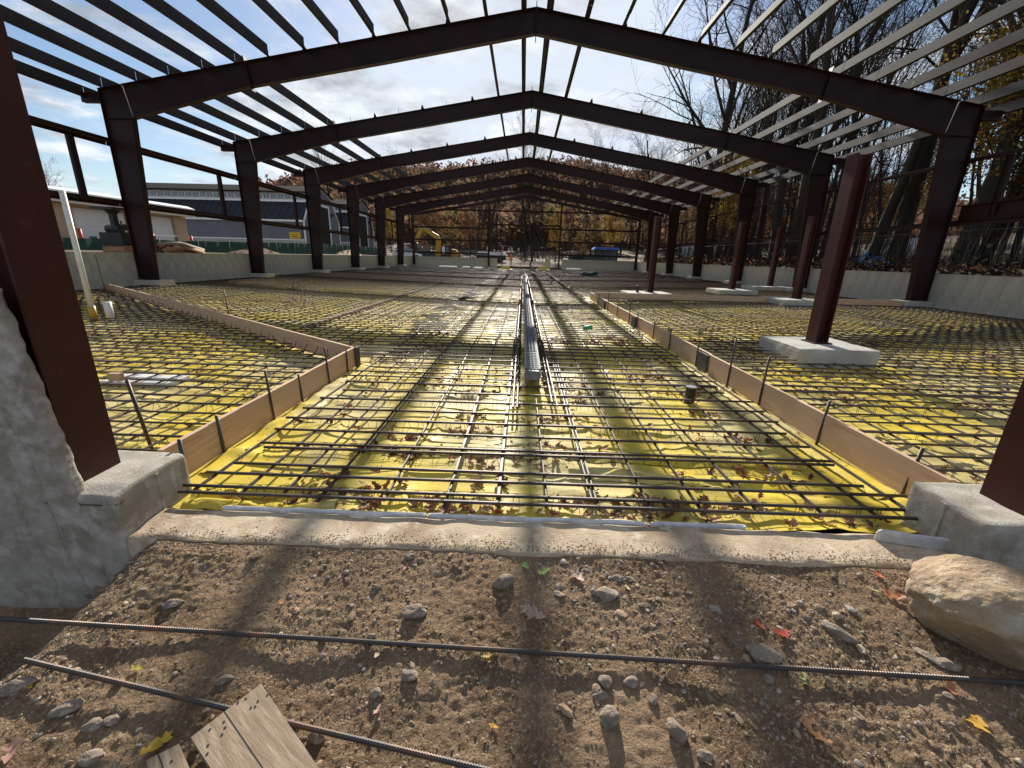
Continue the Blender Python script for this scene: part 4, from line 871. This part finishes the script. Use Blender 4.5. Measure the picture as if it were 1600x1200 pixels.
for i in range(5):
    for j in range(3): part(t, 'plank', 'crate_wood', lambda q: q.box(o.x-.6+.25*j, o.x-.38+.25*j, o.y-.6+J(.2), o.y+.9+J(.2), .8+.14*i, .925+.14*i))
part(t, 'rack', 'machine_black', lambda q: q.tube([(o.x+.3, o.y-.4, .8), (o.x+.3, o.y-.4, 1.85), (o.x+.3, o.y+1.0, 1.9), (o.x+.3, o.y+1.05, .8)], .035, 5))
o = atx(283, 392, -18.6); t = thing('tarp_bundle', 'brown bundle of hoses and tarp lying right of the lumber stack', 'bundle', (o.x, o.y, 1))
for i in range(6): part(t, 'roll', ('crate_wood', 'machine_black', 'old_board')[i % 3], lambda q: q.tube([(o.x+J(.3), o.y-1.2+J(.2), .95+.09*i), (o.x+J(.2), o.y+J(.2), 1.1+.08*i), (o.x+J(.2), o.y+1.3+J(.3), .95+.05*i)], .14, 7), True)
def heap(u, v, X, rx, ry, h, lab, m='earth'):
    o = atx(u, v, X); q = MB(); n = 26
    q.v = [(o.x+(i/n-.5)*2*rx, o.y+(j/n-.5)*2*ry, .75+max(0, 1-math.hypot(i/n-.5, j/n-.5)*2)**.8*(h+.25*h*nz(i*.5, j*.5, u))+.07*nz(i*1.3, j*1.3, u)) for j in range(n+1) for i in range(n+1)]
    q.f = [(j*(n+1)+i, j*(n+1)+i+1, (j+1)*(n+1)+i+1, (j+1)*(n+1)+i) for j in range(n) for i in range(n)]; tag(q.build('soil_heap', m), lab, 'soil heap')
heap(400, 392, -18.6, 1.2, 4, .75, 'brown soil heap behind the left wall at the second column'); heap(545, 392, -18.8, 1.2, 4, .9, 'rubble heap behind the left wall before the farther barn', 'rock_tan')

# ------------------------------------------------------------------ far end: excavator, workers, sheds, vehicles
ex = thing('excavator', 'yellow excavator with raised bent boom behind the far end wall', 'excavator', (-13, 72, 0)); Y = 72
part(ex, 'boom', 'machine_yellow', lambda q: q.prism([(-14.5, 1.3), (-13.75, 1.3), (-13.55, 3.6), (-13.9, 4.35), (-16.3, 5.65), (-16.75, 5.35), (-14.5, 3.85), (-14.35, 3.4)], Y-.22, Y+.22))
ar = part(ex, 'arm', 'machine_yellow', lambda q: q.prism([(-16.2, 5.7), (-16.9, 5.55), (-17.9, 3.5), (-17.5, 3.15), (-16.35, 5.1)], Y-.18, Y+.18)); part(ar, 'cylinder', 'galv', lambda q: q.tube([(-14.9, 4.75, 0), (-16.6, 5.85, 0)], .07, 6) if False else q.tube([(-14.9, Y, 4.95), (-16.6, Y, 5.85)], .07, 6))
part(ex, 'bucket', 'machine_black', lambda q: q.prism([(-17.9, 3.5), (-17.4, 3.1), (-17.2, 2.2), (-18.0, 1.8), (-18.6, 2.4)], Y-.5, Y+.5))
cb_ = part(ex, 'cab', 'machine_black', lambda q: q.prism([(-13.45, 1.1), (-11.9, 1.1), (-11.9, 2.85), (-13.1, 2.85), (-13.4, 2.3)], Y-1.2, Y-.3)); part(cb_, 'window', 'car_white', lambda q: q.box(-13.2, -12.75, Y-1.23, Y-1.2, 1.5, 2.65)); part(cb_, 'window', 'glass', lambda q: q.box(-12.6, -12.1, Y-1.23, Y-1.2, 1.7, 2.6))
part(ex, 'roof', 'machine_yellow', lambda q: q.box(-13.1, -11.7, Y-1.25, Y-.25, 2.85, 2.95)); part(ex, 'house', 'machine_yellow', lambda q: q.prism([(-14.3, .95), (-11.0, .95), (-10.8, 1.5), (-11.1, 2.2), (-11.9, 2.3), (-11.9, 1.4), (-14.3, 1.3)], Y-.29, Y+1.3))
for y in (Y-1.3, Y+.8): tr_ = part(ex, 'track', 'machine_black', lambda q: q.prism([(-14.6, .45), (-14.2, .05), (-11.2, .05), (-10.8, .45), (-11.2, .9), (-14.2, .9)], y, y+.5)); part(tr_, 'sprocket', 'galv', lambda q: q.tube([(-14.15, y-.02, .47), (-14.15, y+.52, .47)], .26, 10))
def person(name_lab, x, y, top, legs, hat, lean=0.):
    me = bpy.data.meshes.new('body')
    J_ = {'pel': (0, 0, .95), 'sp': (lean*.3, 0, 1.15), 'ch': (lean*.7, 0, 1.38), 'nk': (lean, 0, 1.52), 'hd': (lean*1.1, -.02, 1.66), 'kl': (-.11, -.05, .5), 'fl': (-.12, .02, .07), 'tl': (-.12, -.14, .05), 'kr': (.11, -.02, .5), 'fr': (.13, .05, .07), 'tr': (.13, -.11, .05),
          'el': (-.27+lean*.7, .03, 1.12), 'hl': (-.26+lean, -.14, .92), 'er': (.27+lean*.7, .03, 1.12), 'hr': (.24+lean, -.16, .94), 'sl': (-.19+lean*.7, 0, 1.42), 'sr': (.19+lean*.7, 0, 1.42), 'pl': (-.1, 0, .9), 'pr': (.1, 0, .9)}
    K = list(J_); E_ = [('pel', 'sp'), ('sp', 'ch'), ('ch', 'nk'), ('nk', 'hd'), ('pel', 'pl'), ('pl', 'kl'), ('kl', 'fl'), ('fl', 'tl'), ('pel', 'pr'), ('pr', 'kr'), ('kr', 'fr'), ('fr', 'tr'), ('ch', 'sl'), ('sl', 'el'), ('el', 'hl'), ('ch', 'sr'), ('sr', 'er'), ('er', 'hr')]
    Rr = dict(pel=.15, sp=.15, ch=.17, nk=.06, hd=.10, kl=.075, fl=.05, tl=.04, kr=.075, fr=.05, tr=.04, el=.055, hl=.045, er=.055, hr=.045, sl=.08, sr=.08, pl=.1, pr=.1)
    me.from_pydata([J_[k] for k in K], [(K.index(a), K.index(b)) for a, b in E_], [])
    for m in (top, legs, 'skin'): me.materials.append(MATS[m])
    o = obj('person', me, None, (x, y, 0)); md = o.modifiers.new('skin', 'SKIN'); me.skin_vertices[0].data[0].use_root = True
    for i, k in enumerate(K): me.skin_vertices[0].data[i].radius = (Rr[k], Rr[k]*.8)
    o.modifiers.new('sub', 'SUBSURF').levels = 1; o.modifiers['sub'].render_levels = 1
    dg = bpy.context.evaluated_depsgraph_get(); me2 = bpy.data.meshes.new_from_object(o.evaluated_get(dg)); o.modifiers.clear(); o.data = me2
    for pl in me2.polygons: pl.material_index = 1 if pl.center.z < .93 and abs(pl.center.x) < .21 else (2 if pl.center.z > 1.55 or (abs(pl.center.x) > .2 and pl.center.z < 1.0) else 0); pl.use_smooth = True
    h = MB(); h.tube([(lean*1.1, -.02, 1.68), (lean*1.1, -.02, 1.74), (lean*1.1, -.02, 1.80)], [.145, .12, .05], 12); obj('hard_hat', h.mesh('hard_hat', hat), o)
    return tag(o, name_lab, 'person')
p = at(784, 418, -.1); person('person in dark jacket and grey trousers standing by yellow plastic at the far end', p.x, p.y, 'dark_cloth', 'jeans', 'machine_black', -.06)
person('person in an orange high-visibility top beyond the far opening', at(798, 415.5, 0).x, at(798, 415.5, 0).y, 'orange_vest', 'dark_cloth', 'orange_vest')
def vehicle(lab, x, y, z, rot, body, s=1.):
    t = thing('parked_car', lab, 'car', (x, y, z)); t.rotation_euler = (0, 0, rot)
    q = MB(); q.prism([(-2.2*s, .35), (2.2*s, .35), (2.25*s, .8), (1.3*s, .98), (.75*s, 1.5), (-1.5*s, 1.55), (-2.1*s, 1.0), (-2.25*s, .8)], -.85, .85); obj('body', q.mesh('body', body), t)
    for sg_ in (-1, 1):
        q = MB(); q.prism([(1.05*s, 1.02), (.62*s, 1.43), (-1.4*s, 1.47), (-1.85*s, 1.03)], sg_*.852, sg_*.862); obj('side_window', q.mesh('side_window', 'glass'), t)
        for xx in (-1.35*s, 1.4*s):
            q = MB(); q.tube([(xx, sg_*.7, .34), (xx, sg_*.9, .34)], .34, 14); wv_ = obj('wheel', q.mesh('wheel', 'rubber'), t); q = MB(); q.tube([(xx, sg_*.89, .34), (xx, sg_*.91, .34)], .19, 10); obj('rim', q.mesh('rim', 'galv'), wv_)
    q = MB(); q.prism([(1.28*s, 1.0), (.78*s, 1.46), (.8*s, 1.48), (1.32*s, 1.02)], -.75, .75); obj('windscreen', q.mesh('windscreen', 'glass'), t)
    return t
p = aty(636, 392, 69); vehicle('white-roofed vehicle parked behind the far left corner of the wall', p.x, 69, .55, .3, 'car_white')
p = aty(662, 396, 76); t = thing('site_container', 'dark green container behind the far wall next to the excavator', 'container', (p.x, 76, .4)); part(t, 'box', 'container_green', lambda q: q.box(p.x-1.0, p.x+6, 76, 78.4, .4, 1.95))
for i in range(14): part(t, 'rib', 'container_green', lambda q: q.box(p.x-.9+.5*i, p.x-.7+.5*i, 75.95, 76, .5, 1.85))
p = aty(742, 396, 74); p2 = aty(792, 396, 74); t = thing('flatbed_trailer', 'long white-topped trailer behind the far wall left of the opening', 'trailer', (p.x, 74, .3)); part(t, 'deck', 'white_paint', lambda q: q.prism([(p.x, 1.5), (p2.x, 1.5), (p2.x-.6, 2.0), (p.x+.6, 2.1)], 74, 76)); part(t, 'side', 'machine_black', lambda q: q.box(p.x+.2, p2.x-.2, 74.1, 75.9, .8, 1.5))
for xx in (p.x+1, p.x+2, p2.x-1.2): part(t, 'wheel', 'rubber', lambda q: q.tube([(xx, 73.9, .55), (xx, 74.2, .55)], .45, 12))
a, b = aty(888, 397, 69), aty(945, 397, 69); t = thing('dark_shed', 'low dark shed with a flat roof right of the far opening', 'shed', (a.x, 69, 0)); part(t, 'wall', 'container_green', lambda q: q.box(a.x+.3, b.x, 69, 72, -.1, 1.75)); part(t, 'roof', 'roof_shingle', lambda q: q.box(a.x, b.x+.3, 68.7, 72.3, 1.75, 1.95)); d_ = part(t, 'door', 'barn_dark', lambda q: q.box(a.x+.8, a.x+2.4, 68.95, 69, -.1, 1.6)); part(d_, 'handle', 'galv', lambda q: q.box(a.x+2.1, a.x+2.2, 68.9, 68.95, .7, .8))
a, b = aty(930, 389, 74), aty(966, 389, 74); t = thing('canopy_shed', 'pale shed with a bright blue roof beyond the far right wall', 'shed', (a.x, 74, 0)); part(t, 'roof', 'blue_tarp', lambda q: q.prism([(a.x-.3, a.z-.1), (b.x+.3, a.z-.1), (b.x, a.z+.3), (a.x, a.z+.3)], 73.7, 76.5)); part(t, 'wall', 'barn_grey', lambda q: q.box(a.x, b.x, 74.2, 76, 0, a.z-.1))
for i in range(4): part(t, 'post', 'container_green', lambda q: q.box(a.x+i*(b.x-a.x-.15)/3, a.x+.15+i*(b.x-a.x-.15)/3, 74.0, 74.15, 0, a.z-.1))
a, b = atx(1065, 398, 22), atx(1092, 398, 22); t = thing('utility_trailer', 'white box trailer with a blue frame beyond the right wall, between far columns', 'trailer', (22, a.y, 1)); ya, yb = sorted((a.y, b.y)); part(t, 'box', 'car_white', lambda q: q.box(21.9, 24, ya, yb, 1.5, 3.3)); part(t, 'frame', 'blue_tarp', lambda q: q.box(21.8, 21.9, ya, ya+.25, 1.4, 3.3).box(21.8, 21.9, yb-.25, yb, 1.4, 3.3).box(21.8, 21.9, ya, yb, 3.3, 3.5))
for y in (ya+1, yb-1): part(t, 'wheel', 'rubber', lambda q: q.tube([(21.75, y, 1.5), (22.1, y, 1.5)], .4, 12))
a = atx(1357, 408, 21); q = MB(); n = 12
q.v = [(a.x-.9+1.8*j/n, a.y-1.2+2.4*i/n, 1.2+1.0*max(0, 1-abs(i/n-.45)*2)*(.5+.5*math.sin(PI*j/n))+.12*nz(i*.7, j*.7)) for j in range(n+1) for i in range(n+1)]; q.f = [(j*(n+1)+i, j*(n+1)+i+1, (j+1)*(n+1)+i+1, (j+1)*(n+1)+i) for j in range(n) for i in range(n)]
tag(q.build('tarp_heap', 'blue_tarp'), 'bright blue tarp heap beyond the right wall between the near columns', 'tarp')
p = atx(1388, 412, 27); vehicle('white car glinting through the trees beyond the right wall', p.x, p.y, 1.7, 1.3, 'car_white')

# ------------------------------------------------------------------ trees
def grow_tree(seed, H=20, r0=.34, fork=.35, spread=.75, leaves=0, leafcol=None, lean=.0, dens=1.0, leafsize=.22):
    rnd = random.Random(seed); trunk = MB(); crown = MB(); lf = MB(); tips = []
    def rv(k): return Vector((rnd.uniform(-k, k), rnd.uniform(-k, k), rnd.uniform(-k, k)))
    def branch(p, d, L, r, lvl):
        nseg = (9, 6, 4, 3, 2)[lvl]; pts = [p]; rad = [r]; dirs = [d]
        for i in range(nseg):
            up = (.02, .05, .04, .02, 0)[lvl]; d = (d+rv((.09, .17, .24, .3, .35)[lvl])+Vector((0, 0, up))).normalized(); p = p+d*L/nseg; pts.append(p); dirs.append(d); rad.append(r*(1-(i+1)/nseg*(.80 if lvl < 4 else .6)))
        (trunk if lvl < 2 else crown).tube(pts, rad, (8, 5, 4, 3, 3)[lvl], caps=False)
        if lvl >= 3: tips.append((pts[-1], dirs[-1]))
        if lvl == 4: return
        nch = int((11, 6, 5, 4)[lvl]*dens+rnd.random())
        for k in range(nch):
            t = (fork if lvl == 0 else .2)+((1-fork) if lvl == 0 else .8)*(k+rnd.random())/nch; i = min(nseg-1, int(t*nseg)); q = pts[i].lerp(pts[i+1], t*nseg-i)
            dd = dirs[i]; a = rv(1); a = (a-dd*a.dot(dd)).normalized(); th = spread*rnd.uniform(.6, 1.15)*(1.05 if lvl else 1-.35*t)
            nd_ = (dd*math.cos(th)+a*math.sin(th)).normalized()
            branch(q, nd_, L*(.52, .5, .5, .5)[lvl]*rnd.uniform(.65, 1.15)*(1.1-.5*t if lvl == 0 else 1), max(.011, rad[i]*(.5, .55, .55, .6)[lvl]), lvl+1)
    branch(Vector((0, 0, -.3)), Vector((lean, 0, 1)).normalized(), H, r0, 0)
    if leaves:
        for _ in range(leaves):
            p, d = rnd.choice(tips); p = p+rv(.45); n = rv(1).normalized(); a = n.orthogonal().normalized(); b = n.cross(a); s = leafsize*rnd.uniform(.6, 1.4); c = rnd.choice(leafcol); k = rnd.uniform(.7, 1.25)
            lf.add([p-a*s-b*s*.6, p+a*s-b*s*.6, p+a*s*.7+b*s*.7, p-a*s*.8+b*s*.6], [(0, 1, 2, 3)], tuple(q*k for q in c))
    out = [('trunk', trunk.mesh('trunk', 'bark', smooth=True)), ('crown', crown.mesh('crown', 'twig'))]
    if leaves: out.append(('leaves', lf.mesh('leaves', 'foliage')))
    return out
GOLD = [(.42, .25, .04), (.35, .22, .045), (.27, .175, .05), (.21, .15, .05)]; RUST = [(.24, .095, .045), (.28, .13, .055), (.19, .085, .05), (.22, .12, .065)]; BRN = [(.14, .085, .05), (.11, .068, .042), (.18, .115, .06)]
KIND = {'big': grow_tree(11, 21, .42, .3, .8, lean=.03), 'big2': grow_tree(23, 19, .36, .34, .7, lean=-.05), 'tall': grow_tree(31, 22, .30, .42, .6), 'thin': grow_tree(47, 15, .16, .35, .65, dens=.85), 'small': grow_tree(53, 9, .09, .2, .7, dens=.8),
        'gold': grow_tree(61, 13, .20, .22, .75, 9500, GOLD, leafsize=.075), 'rust': grow_tree(71, 12, .2, .22, .75, 4200, RUST+BRN, leafsize=.12), 'brown': grow_tree(83, 8, .1, .12, .8, 1500, BRN+RUST[:1]+GOLD[2:], dens=.9, leafsize=.10)}
def tree(kind, x, y, z, lab, group=None, s=1., rot=None):
    t = thing('bare_tree' if len(KIND[kind]) == 2 else 'autumn_tree', lab, 'tree', (x, y, z), group); t.rotation_euler = (0, 0, random.random()*6.28 if rot is None else rot); t.scale = (s, s, s)
    for n, me in KIND[kind]: obj(n, me, t)
    return t
def gz_(x, y): return ground_z(x, y)-.1
NEAR = [('big', 19.8, 33.5, 'large bare tree with a thick trunk rising behind the second right column', 1.0, .4), ('big2', 22.0, 35.5, 'tall bare tree just right of the thick-trunked tree', 1.05, 2.0), ('tall', 21.0, 27.5, 'bare tree with a straight trunk behind the large inner post', 1.05, 1.0), ('big2', 20.5, 21.5, 'big bare tree at the right, behind the near right column', 1.1, 4.0), ('big', 22.8, 19.0, 'heavy-limbed bare tree at the right picture edge', .95, 5.3),
        ('gold', 21.5, 22.0, 'golden-leaved tree behind the near right column', .72, 0), ('gold', 22.5, 18.5, 'golden-leaved tree at the right picture edge', .8, 2.2), ('gold', 19.8, 46.0, 'golden tree behind the fourth right column', .62, 1.1), ('thin', 22.5, 31.0, 'thin bare tree low behind the second right column', .8, .3), ('big', 21.5, 52.0, 'wide bare tree beyond the fifth right column', .9, 3.0), ('tall', 20.0, 42.0, 'slim bare tree rising beyond the third right column', .95, 2.6), ('big', 19.5, 48.5, 'very tall bare tree rising between the third and fourth right columns', 1.3, 2.2), ('big2', 22.5, 40.5, 'very tall bare tree behind the third right column', 1.3, .9), ('big', 24.5, 30.0, 'very tall bare tree over the big inner post', 1.2, 3.9), ('tall', 25.0, 25.0, 'very tall straight bare tree near the right edge', 1.25, 1.9), ('big2', 25.5, 60.0, 'bare tree with spreading crown beyond the far right corner', 1.0, 1.3)]
for k, x, y, lab, s, r in NEAR: tree(k, x, y, gz_(x, y), lab, None, s, r)
random.seed(99)
for i in range(84):
    y = random.uniform(12, 80); x = 20.5+abs(random.gauss(0, 12))+.12*y*random.random(); k = random.choice(['tall', 'thin', 'thin', 'big2', 'small', 'thin', 'tall'])
    tree(k, x, y, gz_(x, y), 'bare tree in the dense wood beyond the right wall', 'bare trees of the right wood', random.uniform(.75, 1.1))
for i in range(34):
    y = random.uniform(10, 78); x = 20.5+abs(random.gauss(0, 9)); k = random.choice(['brown', 'brown', 'rust', 'gold', 'brown', 'small', 'small'])
    if k == 'small': tree(k, x, y, gz_(x, y), 'thin bare sapling in the wood beyond the right wall', 'saplings of the right wood', random.uniform(.6, 1))
    else: tree(k, x, y, gz_(x, y), {'brown': 'small brown-leaved tree in the right wood', 'rust': 'rust-coloured tree in the right wood', 'gold': 'yellow tree deep in the right wood'}[k], 'leafy trees of the right wood', random.uniform(.5, .95))
for i in range(64):
    x = random.uniform(-48, 62); y = random.uniform(84, 118); k = random.choice(['tall', 'thin', 'big2', 'thin', 'rust', 'brown', 'big', 'tall', 'thin', 'thin'])
    if x < -24 and y < 104: continue
    lab = 'bare tree in the wood beyond the far end' if len(KIND[k]) == 2 else 'autumn-coloured tree in the wood beyond the far end'
    tree(k, x, y, gz_(x, y), lab, 'trees beyond the far end', random.uniform(.65, .95))
for u, y, s, k, lab in ((735, 92, .62, 'rust', 'round orange tree behind the far wall left of the opening'), (868, 80, .55, 'gold', 'yellow tree right of the far opening'), (612, 84, .5, 'gold', 'yellow-orange bush-like tree beyond the far left columns'), (672, 88, .7, 'rust', 'orange tree behind the excavator boom'), (955, 82, .6, 'gold', 'small yellow tree above the blue-roofed shed'), (905, 84, .6, 'brown', 'brown tree behind the dark shed')):
    x = aty(u, 400, y).x; tree(k, x, y, gz_(x, y), lab, None, s)
for x, y, s in ((-47, 31, .5), (-46, 37.5, .62), (-47, 44, .5), (-49, 34, .45)): tree('small', x, y, 2.0, 'thin bare treetop showing above the garage roof', 'bare treetops over the garage', s*1.35)
# undergrowth on the bank above the right wall
q = MB(); random.seed(5)
for i in range(8000):
    y = random.uniform(8, 66); x = 16.65+abs(random.gauss(0, 2.6)); z = ground_z(x, y); h = abs(random.gauss(0, .30)); s = random.uniform(.03, .085); p = Vector((x, y, z+h)); n = Vector((J(1), J(1), J(1))).normalized(); a = n.orthogonal().normalized(); b = n.cross(a); c = random.choice(BRN+RUST[:2]+[(.03, .023, .018)]*22); k = random.uniform(.5, 1.1)
    q.add([p-a*s-b*s, p+a*s-b*s, p+a*s+b*s, p-a*s+b*s*.8], [(0, 1, 2, 3)], tuple(v*k for v in c))
for i in range(1500):
    y = random.uniform(8, 66); x = 17.2+abs(random.gauss(0, 4)); z = ground_z(x, y); q.tube([(x, y, z-.1), (x+J(.3), y+J(.3), z+random.uniform(.5, 1.6)), (x+J(.6), y+J(.6), z+random.uniform(1.4, 3))], [.014, .009, .003], 3, False, (.06, .05, .042))
tag(q.build('undergrowth', 'foliage'), 'dark brushy undergrowth along the top of the right wall', 'undergrowth', kind='stuff')
# chain-link fence above the right wall
cf = thing('chain_link_fence', 'thin chain-link fence along the bank above the right wall', 'fence', (18.2, 10, 1))
for i in range(20):
    y = 8+3*i; part(cf, 'post', 'wire', lambda q: q.tube([(18.2, y, 1.0), (18.2, y, 2.85)], .03, 6)); part(cf, 'top_rail', 'wire', lambda q: q.tube([(18.2, y+.03, 2.8), (18.2, y+2.97, 2.8)], .018, 5))
q = MB()
for i in range(420):
    y = 8+i*.14; q.tube([(18.2, y, 1.05), (18.2, min(68, y+1.75), 2.8)], .0016, 3, False); q.tube([(18.203, y, 2.8), (18.203, min(68, y+1.75), 1.05)], .0016, 3, False)
q.build('wire_mesh', 'wire', cf)

# ------------------------------------------------------------------ wooded hill beyond
def ridge(x): return 30+8*math.exp(-((x-10)/90)**2)-22*sm(-95, -175, x)+3*nz(x*.02, 3)
def hill_z(x, y): return ridge(x)*sm(112, 265, y)*(1-.5*sm(280, 480, y))+2.5+3*nz(x*.03, y*.03, 2)
q = MB(); hx = list(range(-700, 701, 20)); hy = list(range(105, 700, 15)); q.v = [(x, y, hill_z(x, y)-(6 if y == 105 else 0)) for y in hy for x in hx]; nx = len(hx)
q.f = [(j*nx+i, j*nx+i+1, (j+1)*nx+i+1, (j+1)*nx+i) for j in range(len(hy)-1) for i in range(nx-1)]
struct(q.build('hill', 'forest_floor', smooth=True))
HC = [(.19, .095, .062), (.21, .12, .075), (.165, .09, .062), (.185, .125, .078), (.22, .15, .085), (.13, .085, .06), (.11, .085, .07), (.16, .13, .06), (.075, .085, .04), (.20, .10, .055), (.12, .095, .08)]
V = []; Fc = []; Cc = []
r_ = np.random.default_rng(3)
for y in np.arange(116, 292, 5.6):
    for x in np.arange(-270, 190, 6.2):
        xx, yy = x+r_.uniform(-3, 3), y+r_.uniform(-3, 3)
        if xx > yy*1.02+20 or xx < -.64*yy: continue
        z = hill_z(xx, yy); h = r_.uniform(8, 13.5); rr = r_.uniform(2.8, 4.6); n = int(r_.integers(64, 110)); big = N.noise(Vector((xx*.018, yy*.03, 5)))
        ci = int(np.clip(r_.normal(3+big*6, 2.6), 0, len(HC)-1)); c = np.array(HC[ci])*r_.uniform(.7, 1.15)
        d = r_.normal(size=(n, 3)); d /= np.linalg.norm(d, axis=1)[:, None]; rad = r_.uniform(.35, 1.05, n)[:, None]; ctr = np.array([xx, yy, z+h*.62])+d*rad*np.array([rr, rr, h*.42])
        nn = r_.normal(size=(n, 3)); nn /= np.linalg.norm(nn, axis=1)[:, None]; a = np.cross(nn, [.3, .5, .81]); a /= np.linalg.norm(a, axis=1)[:, None]; b = np.cross(nn, a); s = r_.uniform(.28, .72, n)[:, None]
        quad = np.stack([ctr-a*s-b*s*.7, ctr+a*s-b*s*.8, ctr+a*s*.8+b*s*.8, ctr-a*s*.7+b*s], 1).reshape(-1, 3); V.append(quad); Cc.append(np.repeat(c[None]*r_.uniform(.75, 1.25, (n, 1)), 4, 0))
V = np.concatenate(V); Cc = np.concatenate(Cc); nq = len(V)//4
me = bpy.data.meshes.new('hillside_forest'); me.vertices.add(len(V)); me.vertices.foreach_set('co', V.astype(np.float32).ravel()); me.loops.add(len(V)); me.loops.foreach_set('vertex_index', np.arange(len(V), dtype=np.int32)); me.polygons.add(nq); me.polygons.foreach_set('loop_start', np.arange(0, len(V), 4, dtype=np.int32))
me.update(calc_edges=True); me.validate()
at_ = me.attributes.new('tint', 'FLOAT_COLOR', 'POINT'); arr = np.ones((len(V), 4), np.float32); arr[:, :3] = Cc; at_.data.foreach_set('color', arr.ravel()); me.materials.append(MATS['foliage'])
tag(obj('hillside_forest', me), 'autumn forest in rust and brown covering the hill beyond', 'forest', kind='stuff')
